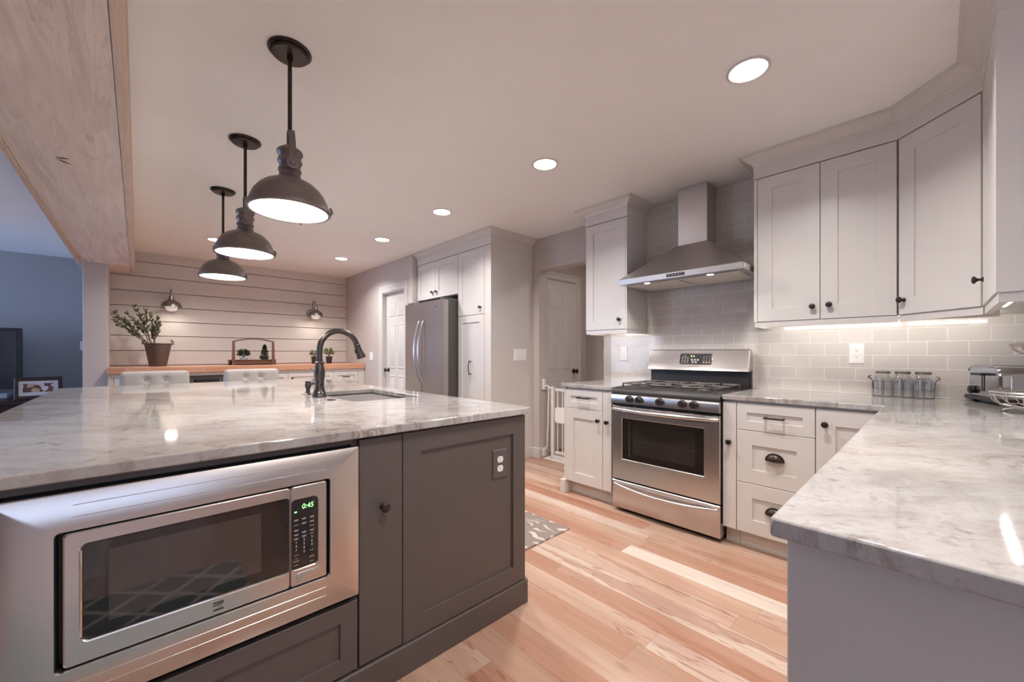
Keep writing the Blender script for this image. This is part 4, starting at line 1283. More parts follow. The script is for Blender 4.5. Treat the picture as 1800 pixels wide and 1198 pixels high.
    b = MB(m); b.loops([rr2(0.117, 0.039, 0.010, 0.0004), rr2(0.117, 0.039, 0.010, 0.0016)]); dp = b.fin('display_panel', 'black', g)
    T = lambda u, v: m @ Matrix.Translation((u, v, 0.0019))
    text_mesh('clock_digits', '0', 0.020, T(-0.030, 0.020), 'yellowgreen', dp)
    text_mesh('clock_digits', '4', 0.020, T(-0.012, 0.020), 'yellowgreen', dp)
    b = MB(m)
    for r_ in range(3):
        for c_ in range(3):
            b.box(-0.105 + c_ * 0.021, -0.094 + c_ * 0.021, 0.003 - r_ * 0.017, 0.009 - r_ * 0.017, 0.0016, 0.002)
            b.box(0.062 + c_ * 0.021, 0.067 + c_ * 0.021, 0.014 - r_ * 0.016, 0.021 - r_ * 0.016, 0.0016, 0.002)
    b.box(-0.098, -0.065, 0.0195, 0.0225, 0.0016, 0.002)
    for c_ in range(3):
        b.box(0.056 + c_ * 0.021, 0.071 + c_ * 0.020, -0.031, -0.024, 0.0016, 0.002)
    b.fin('key_legend', 'ink', dp)
    b = MB(m)
    for u, v in ((-0.026, -0.008), (-0.003, -0.008), (0.020, -0.008), (-0.018, -0.026), (0.006, -0.026)):
        b.lathe([(0.0078, 0.0016), (0.0078, 0.0024)], (u, v, 0), 14)
    b.fin('key_button', 'ink', dp)
    b = MB(m); b.box(-0.048, 0.034, -0.0595, -0.0565, 0.0002, 0.0006); b.fin('maker_mark', 'steeld', g)


def build_pantry():
    o = thing('fridge_cabinet', 'white two-door cabinet bridging over the refrigerator', 'cabinet', (2.95, 4.15, 1.835))
    b = MB(); b.box(2.655, 3.25, 3.70, 4.60, 1.836, 2.40); b.fin('carcass', 'white', o)
    p = front(FP, 4.175, 4.595, 1.838, 2.288, o, 'door', rail=0.075); knob(FP, 4.225, 1.914, p)
    p = front(FP, 3.703, 4.175, 1.838, 2.288, o, 'door', rail=0.075); knob(FP, 4.135, 1.912, p)
    o2 = thing('pantry_cabinet', 'tall white pantry cabinet with a plain side panel beside the refrigerator', 'cabinet', (2.95, 3.41, 0))
    b = MB(); b.box(2.655, 3.25, 3.127, 3.6985, 0.0, 2.40); b.fin('carcass', 'white', o2)
    b = MB(FP); b.box(3.127, 3.233, 0.0, 2.288, 0.0, 0.018, 0.001); b.fin('face_stile', 'white', o2)
    p = front(FP, 3.236, 3.698, 1.580, 2.288, o2, 'door', rail=0.075); knob(FP, 3.289, 1.653, p)
    p = front(FP, 3.236, 3.698, 0.11, 1.578, o2, 'door', rail=0.075); bar_pull(FP, 3.462, 3.462, 0.935, 1.088, p, out=0.022, bow=0.014)
    b = MB(); crown(b, [(3.25, 3.125, 0, -1), (2.635, 3.125, -1, -1), (2.635, 3.699, -1, 0)]); b.fin('crown_moulding', 'white', o2)
    b = MB(); crown(b, [(2.635, 3.7, -1, 0), (2.635, 4.602, -1, 0)]); b.fin('crown_moulding', 'white', o)
    # baseboard along pantry side
    b = MB(); b.box(2.65, 3.24, 3.112, 3.126, 0.0, 0.115); b.fin('base_board', 'white', o2, bevel=0.002)
    # fridge
    f = thing('refrigerator', 'stainless french-door refrigerator with bowed handles standing between pantry and door', 'refrigerator', (2.8, 4.14, 0))
    Y0, Y1 = 3.715, 4.555
    b = MB(); b.box(2.52, 3.22, Y0 + 0.005, Y1 - 0.005, 0.02, 1.785, 0.004); b.fin('case', 'fridgeside', f)
    for yy in (Y0 + 0.02, Y1 - 0.10):
        b = MB(); b.box(2.47, 2.60, yy, yy + 0.08, 1.766, 1.790, 0.004); b.fin('hinge_cover', 'fridgeside', f)
    ym = 4.14
    def door(y0, y1, z0, z1, nm):
        d = MB()
        n = 10
        rings = []
        for z, k in ((z0, 0.0), (z1, 0.0)):
            ring = [(2.515, y0, z), (2.515, y1, z)]
            for t, back in [(0.0, 0.012), (0.006, 0.004), (0.016, 0.0)] + [(0.016 + 0.968 * i / n, 0.0) for i in range(1, n)] + [(0.984, 0.0), (0.994, 0.004), (1.0, 0.012)]:
                yy = y1 + (y0 - y1) * t
                # gentle bow over the whole width of the fridge
                g = (yy - ym) / (Y1 - ym)
                ring.append((2.432 + 0.008 * g * g + back, yy, z))
            rings.append(ring)
        d.loops(rings)
        return d.fin(nm, 'steelf', f, sharp=20)
    dl = door(ym + 0.003, Y1, 0.62, 1.765, 'left_door')
    dr = door(Y0, ym - 0.003, 0.62, 1.765, 'right_door')
    door(Y0, Y1, 0.03, 0.61, 'freezer_drawer')
    for d, y, s in ((dl, 4.185, 1), (dr, 4.095, -1)):
        b = MB()
        pts = []
        for i in range(21):
            t = i / 20
            q = math.sin(math.pi * t)
            pts.append((2.43 - 0.008 - 0.068 * q ** 0.8, y, 0.835 + 0.71 * t))
        b.tube(pts, 0.0105, 10)
        b.fin('door_handle', 'steel', d)
    b = MB(); b.lathe([(0.016, 0), (0.016, 0.002)], (2.436, 3.83, 1.69), 16, axis='-X'); b.fin('badge', 'chrome', dr)


# ================================================================== LIGHT FITTINGS
DL_W = 12.0
PD_W = 6.0


def build_downlights():
    spots = [((2.003, 0.583), 'recessed ceiling downlight nearest the corner cabinets, largest of the row'),
             ((2.0, 1.807), 'recessed ceiling downlight in front of the range hood'),
             ((1.997, 3.05), 'recessed ceiling downlight before the tall pantry cabinet'),
             ((1.993, 4.246), 'recessed ceiling downlight before the refrigerator'),
             ((1.992, 5.47), 'recessed ceiling downlight nearest the shiplap wall on the pantry side'),
             ((0.64, 0.30), 'added fill downlight over the microwave end of the island, out of the frame'),  # extra lamp, added to fill the island front and counter edges
             ((0.641, 5.527), 'recessed ceiling downlight behind the pendant rods near the shiplap wall')]
    o = thing('recessed_downlight', spots[0][1], 'light', (*spots[0][0], CE), 'recessed ceiling downlights')
    x, y = spots[0][0]
    b = MB(); b.lathe([(0.088, CE - 0.0005), (0.088, CE - 0.004), (0.078, CE - 0.007), (0.074, CE - 0.004), (0.074, CE - 0.0005)], (x, y, 0), 36, cap=False); b.fin('trim_ring', 'trim', o)
    b = MB(); b.lathe([(0.0735, CE - 0.0005), (0.0735, CE - 0.003), (0.04, CE - 0.0055), (0.005, CE - 0.006)], (x, y, 0), 32); b.fin('lamp_lens', 'lens', o)
    lamp('downlight_beam', 'AREA', (x, y, CE - 0.012), DL_W, WARM, 0.14, parent=o, spread=R(138))
    for (x, y), lb in spots[1:]:
        dup(o, (x, y, CE), lb)


def build_pendants():
    P = [((0.468, 1.868), 'nearest of the three bronze dome pendants above the island'),
         ((0.470, 2.838), 'middle one of the three bronze dome pendants above the island'),
         ((0.487, 3.822), 'farthest of the three bronze dome pendants above the island')]
    x, y = P[0][0]
    o = thing('dome_pendant', P[0][1], 'pendant lamp', (x, y, CE), 'bronze pendants over the island')
    c = (x, y, 0)
    b = MB(); b.lathe([(0.082, CE - 0.001), (0.082, CE - 0.007), (0.078, CE - 0.011), (0.072, CE - 0.011), (0.072, CE - 0.018), (0.066, CE - 0.023), (0.012, CE - 0.027)], c, 40); b.fin('canopy', 'bronze', o)
    b = MB(); b.tube([(x, y, CE - 0.02), (x, y, 2.085)], 0.0085, 14); b.lathe([(0.012, 2.43 - 0.035), (0.012, 2.41)], c, 14); b.fin('rod', 'bronze', o)
    # swivel bracket, turned to face the camera side
    m = Matrix.Translation((x, y, 0)) @ Matrix.Rotation(R(-10), 4, 'Z')
    b = MB(m)
    b.box(-0.012, 0.012, -0.010, 0.010, 2.028, 2.098, 0.003)
    for q in (-1, 1):
        st = [(0.014, 2.100), (0.020, 2.085), (0.050, 2.045), (0.058, 2.025), (0.058, 1.935)]
        b.loops([[(0.006 - 0.011, q * (y_ - 0.0035), z_), (0.006 + 0.011, q * (y_ - 0.0035), z_), (0.006 + 0.011, q * (y_ + 0.0035), z_), (0.006 - 0.011, q * (y_ + 0.0035), z_)] for y_, z_ in st])
        b.lathe([(0.024, 0), (0.024, 0.006), (0.020, 0.008), (0.011, 0.008), (0.009, 0.013), (0.003, 0.014)], (0.006, q * 0.060, 1.945), 20, axis='Y' if q > 0 else '-Y')
        b.lathe([(0.011, 0), (0.011, 0.012), (0.004, 0.013)], (0.002, q * 0.012, 2.083), 14, axis='Y' if q > 0 else '-Y')
    b.fin('swivel_bracket', 'bronzel', o)
    b = MB(); b.lathe([(0.012, 2.035), (0.03, 2.03), (0.048, 2.015), (0.050, 2.005), (0.045, 1.998), (0.041, 1.985), (0.046, 1.975), (0.047, 1.968), (0.042, 1.962), (0.039, 1.945), (0.044, 1.937), (0.044, 1.930), (0.040, 1.925), (0.041, 1.905), (0.052, 1.893), (0.060, 1.888)], c, 36); b.fin('neck', 'bronzel', o)
    b = MB()
    prof = [(0.058, 1.889), (0.075, 1.884), (0.095, 1.873), (0.115, 1.855), (0.132, 1.832), (0.144, 1.805), (0.150, 1.782), (0.156, 1.779), (0.158, 1.772), (0.158, 1.764), (0.154, 1.760), (0.146, 1.760), (0.144, 1.772), (0.138, 1.800), (0.125, 1.830), (0.108, 1.852), (0.088, 1.868), (0.055, 1.880)]
    b.lathe(prof, c, 48); sh = b.fin('dome_shade', 'bronzel', o)
    b = MB()
    for a in (R(150), R(-30), R(60)):
        px, py = x + 0.158 * math.cos(a), y + 0.158 * math.sin(a)
        b.tube([(px, py, 1.758), (px + 0.008 * math.cos(a), py + 0.008 * math.sin(a), 1.77), (px, py, 1.788)], 0.0045, 8)
    b.fin('rim_clip', 'bronzel', sh)
    b = MB(); b.lathe([(0.1455, 1.7645), (0.1455, 1.7615), (0.09, 1.7575), (0.03, 1.756), (0.002, 1.7558)], c, 40); b.fin('diffuser', 'diffuser', o)
    lamp('pendant_beam', 'AREA', (x, y, 1.750), PD_W, (1.0, 0.93, 0.87), 0.26, parent=o, spread=R(160))
    for (x, y), lb in P[1:]:
        dup(o, (x, y, CE), lb)


def build_hall_fill():
    x, y = 3.85, 2.05  # lamp added out of view to brighten the hall door
    o = thing('hall_fill_light', 'added unseen fill light on the hall ceiling beyond the opening', 'light', (x, y, CE))
    b = MB(); b.lathe([(0.11, CE - 0.0005), (0.11, CE - 0.02), (0.10, CE - 0.025), (0.02, CE - 0.026)], (x, y, 0), 28); b.fin('base', 'bronze', o)
    b = MB(); b.lathe([(0.10, CE - 0.025), (0.095, CE - 0.05), (0.06, CE - 0.075), (0.005, CE - 0.085)], (x, y, 0), 28); b.fin('glass_bowl', 'globe', o)
    lamp('hall_fill_glow', 'AREA', (x, y, CE - 0.09), 4.5, (1.0, 0.93, 0.87), 0.15, parent=o)


def build_sconces():
    P = [((0.311, 6.8475), 'gooseneck barn sconce on the shiplap wall above the leafy bucket'), ((2.022, 6.8475), 'gooseneck barn sconce on the shiplap wall above the small green pots')]
    x, y = P[0][0]
    o = thing('barn_sconce', P[0][1], 'wall lamp', (x, y, 1.80), 'gooseneck sconces on the shiplap wall')
    b = MB(); b.lathe([(0.068, 0.0), (0.068, 0.006), (0.06, 0.014), (0.02, 0.018)], (x, y, 1.80), 28, axis='-Y'); b.fin('wall_plate', 'steeld', o)
    b = MB()
    yc = y - 0.215
    pts = [(x, y - 0.012, 1.80), (x, y - 0.045, 1.815), (x, y - 0.06, 1.86), (x, y - 0.065, 1.91)]
    for i in range(1, 12):
        a = R(180 - i * 16.4)
        pts.append((x, (y - 0.14) - 0.075 * math.cos(a), 1.915 + 0.072 * math.sin(a)))
    pts = [pts[0], pts[1], pts[2], pts[3]] + [(p[0], y - 0.065 - (0.15) * (1 - math.cos(R(i * 16.4))) / 2, 1.912 + 0.072 * math.sin(R(i * 16.4))) for i, p in enumerate(pts[4:], 1)]
    pts += [(x, yc, 1.885)]
    b.tube(pts, 0.0075, 10); b.fin('gooseneck_arm', 'steeld', o)
    c = (x, yc, 0)
    b = MB(); b.lathe([(0.010, 1.893), (0.022, 1.890), (0.026, 1.876), (0.028, 1.852), (0.034, 1.848), (0.038, 1.836), (0.062, 1.824), (0.090, 1.805), (0.102, 1.775), (0.108, 1.757), (0.106, 1.754), (0.099, 1.772), (0.086, 1.800), (0.06, 1.818), (0.02, 1.83)], c, 40); b.fin('shade', 'steeld', o)
    b = MB(); b.lathe([(0.03, 1.80), (0.058, 1.775), (0.062, 1.750), (0.055, 1.722), (0.035, 1.705), (0.005, 1.699)], c, 28); b.fin('glass_globe', 'globe', o)
    lamp('sconce_bulb', 'AREA', (x, yc, 1.696), 1.0, (1.0, 0.88, 0.76), 0.12, parent=o)
    (x2, y2), lb = P[1]
    dup(o, (x2, y2, 1.80), lb)


def build_fill_lamp():
    x, y = 1.25, -2.0  # uplight added behind the camera, out of view, purely as fill
    o = thing('fill_torchiere', 'added unseen fill lamp, bronze torchiere shape, behind the viewer beyond the peninsula', 'fill lamp', (x, y, 0))
    c = (x, y, 0)
    b = MB(); b.lathe([(0.14, 0.0), (0.14, 0.015), (0.03, 0.035), (0.012, 0.05)], c, 28); b.fin('base', 'bronze', o)
    b = MB(); b.tube([(x, y, 0.04), (x, y, 1.66)], 0.011, 12); b.fin('pole', 'bronze', o)
    b = MB(); b.lathe([(0.03, 1.65), (0.10, 1.68), (0.17, 1.74), (0.20, 1.80), (0.195, 1.80), (0.165, 1.745), (0.095, 1.69), (0.01, 1.67)], c, 32); b.fin('bowl_shade', 'bronze', o)
    lamp('fill_glow', 'AREA', (x, y, 1.78), FILL_W, (1.0, 0.90, 0.83), 0.28, rot=(R(180), 0, 0), parent=o, spread=R(150))


FILL_W = 32.0


# ================================================================== DESK WALL
def build_desk():
    b = MB(); b.box(-0.24, 2.565, 6.06, 6.845, 0.938, 1.011, 0.004)
    tag(b.fin('desk_worktop', 'oak'), 'long honey-coloured butcher-block counter along the shiplap wall', 'countertop')
    def unit(lb, x0, x1, nm='desk_cabinet'):
        o = thing(nm, lb, 'cabinet', ((x0 + x1) / 2, 6.4, 0))
        b = MB(); b.box(x0 + 0.0005, x1 - 0.0005, 6.10, 6.84, 0.09, 0.937); b.box(x0 + 0.0005, x1 - 0.0005, 6.16, 6.84, 0, 0.09); b.fin('carcass', 'white', o)
        b = MB(FD); b.box(x0 + 0.0005, x1 - 0.0005, 0.902, 0.937, 0.0, 0.016); b.fin('top_rail', 'white', o)
        return o
    o = unit('white cabinet under the butcher-block counter, beside the pale wall stub', -0.235, 0.44)
    b = MB(FD); b.box(-0.235, -0.19, 0.1, 0.9, 0.0, 0.018); b.fin('face_stile', 'white', o)
    front(FD, -0.188, 0.44, 0.1, 0.9, o, 'door')
    # dark appliance bay
    o = thing('beverage_fridge', 'dark glass-fronted under-counter appliance between the two stool backs', 'appliance', (0.61, 6.4, 0))
    b = MB(); b.box(0.448, 0.778, 6.12, 6.80, 0.0, 0.90); b.fin('case', 'black', o)
    A = frame((0, 6.118, 0), (1, 0, 0), (0, -1, 0))
    b = MB(A); b.shaker(0.45, 0.776, 0.09, 0.896, w=0.03, rail=0.04, dep=0.012); d = b.fin('door_frame', 'fridgeside', o)
    b = MB(A); b.box(0.495, 0.731, 0.135, 0.85, 0.0182, 0.0195); b.fin('door_glass', 'blackglass', d)
    b = MB(); b.box(0.44, 0.80, 6.085, 6.1, 0.902, 0.937); b.box(0.779, 0.80, 6.085, 6.80, 0.0, 0.901); b.box(0.44, 0.80, 6.1, 6.84, 0.905, 0.937)
    tag(b.fin('filler_panel', 'white'), 'white panel and rail framing the dark under-counter appliance', 'panel')
    o = unit('white desk cabinet half hidden behind the right-hand stool', 0.80, 1.502)
    p = front(FD, 0.80, 1.502, 0.74, 0.9, o, 'drawer', rail=0.06); front(FD, 0.80, 1.502, 0.1, 0.738, o, 'door'); knob(FD, 0.85, 0.825, p)
    o = unit('white desk cabinet seen behind the faucet, one round knob', 1.502, 2.099)
    p = front(FD, 1.502, 2.099, 0.74, 0.9, o, 'drawer', rail=0.06); front(FD, 1.502, 2.099, 0.1, 0.738, o, 'door'); knob(FD, 1.547, 0.825, p)
    o = unit('white desk drawer cabinet in the corner by the pantry-door wall, short bar pull', 2.099, 2.565)
    p = front(FD, 2.099, 2.469, 0.733, 0.9, o, 'drawer', rail=0.06); bar_pull(FD, 2.235, 2.327, 0.819, 0.819, p, r=0.006)
    front(FD, 2.099, 2.469, 0.42, 0.731, o, 'drawer'); front(FD, 2.099, 2.469, 0.1, 0.418, o, 'drawer')
    b = MB(FD); b.box(2.471, 2.565, 0.09, 0.9, 0.0, 0.018); b.fin('face_stile', 'white', o)


def leaf(b, p, d, L, w, up=None):
    d = Vector(d).normalized()
    side = d.cross(Vector((random.uniform(-1, 1), random.uniform(-1, 1), random.uniform(-0.4, 1)))).normalized()
    nrm = side.cross(d)
    p = Vector(p)
    a = b.v(p); e = b.v(p + d * L)
    l1 = b.v(p + d * L * 0.3 + side * w * 0.85 + nrm * w * 0.25)
    l2 = b.v(p + d * L * 0.7 + side * w * 0.7 + nrm * w * 0.2)
    r1 = b.v(p + d * L * 0.3 - side * w * 0.85 + nrm * w * 0.25)
    r2 = b.v(p + d * L * 0.7 - side * w * 0.7 + nrm * w * 0.2)
    m1 = b.v(p + d * L * 0.33); m2 = b.v(p + d * L * 0.68)
    for f in ((a, m1, l1), (l1, m1, m2, l2), (l2, m2, e), (a, r1, m1), (r1, r2, m2, m1), (r2, e, m2)):
        b.face(list(f))


def build_desk_decor():
    # leafy branches in a woven metal bucket
    x, y, z = 0.18, 6.47, 1.011
    o = thing('branch_planter', 'tapered woven metal bucket with leafy olive branches on the wood counter', 'planter', (x, y, z))
    b = MB(); b.lathe([(0.078, z), (0.082, z + 0.006), (0.126, z + 0.262), (0.132, z + 0.266), (0.134, z + 0.275), (0.128, z + 0.279), (0.122, z + 0.268), (0.118, z + 0.23), (0.02, z + 0.225)], (x, y, 0), 36); b.fin('bucket', 'bucket', o)
    for s in (-1, 1):
        b = MB(); b.tube([(x + s * (0.134 + 0.006), y - 0.028, z + 0.262), (x + s * 0.142, y - 0.03, z + 0.295), (x + s * 0.13, y - 0.014, z + 0.318), (x + s * 0.12, y + 0.014, z + 0.318), (x + s * 0.128, y + 0.03, z + 0.295), (x + s * 0.138, y + 0.028, z + 0.262)], 0.005, 8); b.fin('handle', 'bronzel', o)
    st, lf = MB(), MB()
    tips = [(-0.225, 6.42, 1.66), (-0.20, 6.52, 1.56), (-0.15, 6.40, 1.48), (-0.08, 6.50, 1.62), (-0.02, 6.42, 1.70), (0.03, 6.55, 1.60), (0.06, 6.38, 1.66), (0.11, 6.46, 1.62), (0.17, 6.40, 1.56), (0.20, 6.48, 1.51), (-0.12, 6.45, 1.55), (0.0, 6.38, 1.52), (0.13, 6.5, 1.47), (-0.19, 6.36, 1.60)]
    for tx, ty, tz in tips:
        s0 = Vector((x - 0.03 + random.uniform(-0.05, 0.02), y + random.uniform(-0.03, 0.03), z + 0.2))
        e0 = Vector((tx, ty, tz))
        mid = s0.lerp(e0, 0.5) + Vector((random.uniform(-0.02, 0.03), random.uniform(-0.02, 0.02), 0.04))
        pts = []
        for i in range(10):
            t = i / 9
            pts.append((1 - t) ** 2 * s0 + 2 * t * (1 - t) * mid + t * t * e0)
        st.tube(pts, [0.004 - 0.003 * i / 9 for i in range(10)], 6)
        for i in range(4, 10):
            d = (pts[i] - pts[i - 1]).normalized()
            for k in range(4):
                dd = d + Vector((random.uniform(-1, 1), random.uniform(-1, 1), random.uniform(-0.5, 0.9))) * 0.9
                q = pts[i] + Vector((random.uniform(-0.008, 0.008), 0, random.uniform(-0.008, 0.008)))
                if q.x > -0.215:
                    L = random.uniform(0.042, 0.066)
                    if q.x + dd.normalized().x * L > -0.235:
                        leaf(lf, q, dd, L, random.uniform(0.009, 0.014))
    st.fin('stem', 'twig', o); lf.fin('foliage', 'leaf', o)
    # wooden tote
    z = 1.011
    o = thing('wooden_tote', 'brown wooden tote with an arched handle holding two small plants', 'tote', (1.16, 6.5, z))
    b = MB()
    x0, x1, y0, y1 = 0.895, 1.428, 6.42, 6.58
    b.box(x0, x1, y0, y0 + 0.014, z, z + 0.06); b.box(x0, x1, y1 - 0.014, y1, z, z + 0.06)
    b.box(x0, x0 + 0.014, y0, y1, z, z + 0.06); b.box(x1 - 0.014, x1, y0, y1, z, z + 0.06); b.box(x0, x1, y0, y1, z, z + 0.012)
    b.box(x0 - 0.01, x1 + 0.01, y0 - 0.01, y0 + 0.014, z + 0.06, z + 0.07, 0.002); b.box(x0 - 0.01, x1 + 0.01, y1 - 0.014, y1 + 0.01, z + 0.06, z + 0.07, 0.002)
    b.fin('tray', 'walnut', o)
    for xx, s in ((0.928, 1), (1.397, -1)):
        b = MB()
        b.loops([[(xx - 0.02, y0 - 0.014, z), (xx + 0.02, y0 - 0.014, z), (xx + 0.02, y0, z), (xx - 0.02, y0, z)], [(xx - 0.012 + s * 0.004, y0 - 0.014, z + 0.325), (xx + 0.012 + s * 0.004, y0 - 0.014, z + 0.325), (xx + 0.012 + s * 0.004, y0 + 0.01, z + 0.325), (xx - 0.012 + s * 0.004, y0 + 0.01, z + 0.325)]])
        b.fin('handle_post', 'walnut', o)
    b = MB()
    ring = []
    n = 14
    for i in range(n + 1):
        t = i / n
        xx = 0.935 + (1.39 - 0.935) * t
        zz = z + 0.312 + 0.034 * math.sin(math.pi * t)
        ring.append([(xx, y0 - 0.010, zz), (xx, y0 + 0.008, zz), (xx, y0 + 0.008, zz + 0.017), (xx, y0 - 0.010, zz + 0.017)])
    b.loops(ring); b.fin('arched_handle', 'walnut', o)

    def shrub(name, label, cx, cy, z0, pot_mat, pr, ph, kind, leafmat, n, r, hh, L=0.03):
        o = thing(name, label, 'plant', (cx, cy, z0))
        b = MB(); b.lathe([(pr * 0.78, z0), (pr, z0 + ph), (pr * 1.05, z0 + ph), (pr * 1.05, z0 + ph - 0.008), (pr * 0.9, z0 + ph - 0.006), (0.005, z0 + ph - 0.008)], (cx, cy, 0), 24); b.fin('pot', pot_mat, o)
        f, s = MB(), MB()
        for i in range(n):
            t = random.random()
            a = random.uniform(0, 2 * math.pi)
            if kind == 'cone':
                rad = r * (1 - t * 0.85) * math.sqrt(random.random())
                q = Vector((cx + rad * math.cos(a), cy + rad * math.sin(a), z0 + ph + hh * t))
                d = Vector((math.cos(a), math.sin(a), random.uniform(-0.1, 0.9)))
            else:
                el = random.uniform(-0.1, 1.0)
                rad = r * (0.45 + 0.55 * random.random())
                q = Vector((cx + rad * math.cos(a) * math.cos(el), cy + rad * math.sin(a) * math.cos(el), z0 + ph + hh * 0.25 + hh * 0.75 * math.sin(el) * (0.4 + 0.6 * random.random())))
                d = Vector((math.cos(a), math.sin(a), random.uniform(-0.5, 0.8)))
            leaf(f, q - d.normalized() * L * 0.5, d, L * random.uniform(0.7, 1.2), L * random.uniform(0.22, 0.36))
        for i in range(7):
            a = i * 0.9
            k = 0.35 if kind == 'cone' else 0.75
            s.tube([(cx, cy, z0 + ph - 0.01), (cx + r * k * math.cos(a) * 0.5, cy + r * k * math.sin(a) * 0.5, z0 + ph + hh * 0.4), (cx + r * k * math.cos(a), cy + r * k * math.sin(a), z0 + ph + hh * (0.7 if kind != 'cone' else 0.6))], [0.003, 0.002, 0.001], 5)
        s.fin('stem', 'twig', o); f.fin('foliage', leafmat, o)
    zt = z + 0.0125
    shrub('potted_shrub', 'round dark-leaved plant in a pale blue pot in the wooden tote', 1.058, 6.505, zt, 'potw', 0.045, 0.085, 'bush', 'leafd', 260, 0.078, 0.145)
    shrub('potted_shrub', 'upright cone-shaped dark plant at the end of the wooden tote', 1.308, 6.505, zt, 'pot', 0.045, 0.075, 'cone', 'leafd', 420, 0.068, 0.19, 0.026)
    shrub('potted_herb', 'small light-green plant in a dark pot half hidden by the faucet', 1.975, 6.53, z, 'pot', 0.046, 0.11, 'bush', 'leafl', 130, 0.075, 0.12)
    shrub('potted_herb', 'taller light-green plant in a dark pot nearest the corner on the wood counter', 2.19, 6.53, z, 'pot', 0.048, 0.11, 'bush', 'leafl', 200, 0.085, 0.165)


def build_stools():
    P = [((0.118, 4.62), 'grey tufted counter stool nearest the pale wall stub, behind the island'), ((0.85, 4.62), 'grey tufted counter stool in line with the far pendant, behind the island')]
    x, y = P[0][0]
    o = thing('counter_stool', P[0][1], 'stool', (x, y, 0), 'tufted stools behind the island')
    hw = 0.2325
    # tufted back: rounded slab with dimples round the buttons
    yb = y + 0.13
    btn = [(-0.064, 0.939), (0.064, 0.939), (-0.128, 0.845), (0.0, 0.845), (0.128, 0.845), (-0.064, 0.755), (0.064, 0.755)]
    b = MB()
    nu, nv = 41, 33
    z0, z1 = 0.66, 1.008
    def bulge(u, v):
        e = min(hw - abs(u), v - z0, z1 - v)
        t = max(0.0, min(1.0, e / 0.045))
        h = 0.034 * math.sqrt(max(0.0, 1 - (1 - t) ** 2))
        for bu, bv in btn:
            r2 = (u - bu) ** 2 + (v - bv) ** 2
            h -= 0.022 * math.exp(-r2 / 0.0007)
        # diagonal pleats running down from the top row
        for bu, bv in btn[:2]:
            for s in (-1, 1):
                dx, dz = u - bu, v - bv
                if dz < 0.004:
                    dd = abs(dx * 0.826 - s * (-dz) * 0.564)
                    if -dz < 0.1:
                        h -= 0.007 * math.exp(-(dd / 0.006) ** 2)
        return h
    cr = 0.035
    def uv(i, j):
        u = -hw + 2 * hw * i / (nu - 1)
        v = z0 + (z1 - z0) * j / (nv - 1)
        # round the corners
        for su in (-1, 1):
            for zc, sv in ((z0 + cr, -1), (z1 - cr, 1)):
                du, dv = su * u - (hw - cr), sv * (v - zc)
                if du > 0 and dv > 0:
                    m = max(du, dv)
                    l = math.hypot(du, dv)
                    if l > 0:
                        u = su * (hw - cr + du * m / l)
                        v = zc + sv * dv * m / l
        return u, v
    fv = [[None] * nv for _ in range(nu)]
    bv_ = [[None] * nv for _ in range(nu)]
    for i in range(nu):
        for j in range(nv):
            u, v = uv(i, j)
            h = bulge(u, v)
            fv[i][j] = b.v((x + u, yb - h, v))
            bv_[i][j] = b.v((x + u, yb + 0.045, v))
    for i in range(nu - 1):
        for j in range(nv - 1):
            b.face([fv[i][j], fv[i + 1][j], fv[i + 1][j + 1], fv[i][j + 1]])
            b.face([bv_[i][j], bv_[i][j + 1], bv_[i + 1][j + 1], bv_[i + 1][j]])
    for i in range(nu - 1):
        for j in (0, nv - 1):
            b.face([fv[i][j], bv_[i][j], bv_[i + 1][j], fv[i + 1][j]])
    for j in range(nv - 1):
        for i in (0, nu - 1):
            b.face([fv[i][j], fv[i][j + 1], bv_[i][j + 1], bv_[i][j]])
    bk = b.fin('backrest', 'fabric', o, sharp=60)
    for bu, bvv in btn:
        c = MB(); c.ball((x + bu, yb - 0.013, bvv), 0.009, 12, 8); c.fin('button', 'fabric', bk)
    b = MB(); b.box(x - 0.225, x + 0.225, y - 0.24, y + 0.135, 0.60, 0.675, 0.02, 3); b.fin('seat', 'fabric', o)
    for sx in (-1, 1):
        for sy in (-1, 1):
            b = MB()
            q = 0.016
            b.loops([[(x + sx * 0.20 + a * q * 0.8, y + (sy * 0.185 - 0.05) + c * q * 0.8, 0.0) for a, c in ((-1, -1), (1, -1), (1, 1), (-1, 1))], [(x + sx * 0.185 + a * q * 1.2, y + (sy * 0.165 - 0.05) + c * q * 1.2, 0.61) for a, c in ((-1, -1), (1, -1), (1, 1), (-1, 1))]])
            b.fin('leg', 'darkwood', o)
    b = MB()
    for sx in (-1, 1):
        b.tube([(x + sx * 0.195, y - 0.225, 0.2), (x + sx * 0.195, y + 0.125, 0.2)], 0.009, 8)
    b.tube([(x - 0.195, y - 0.23, 0.2), (x + 0.195, y - 0.23, 0.2)], 0.009, 8); b.fin('footrest', 'darkwood', o)
    (x2, y2), lb = P[1]
    dup(o, (x2, y2, 0), lb)


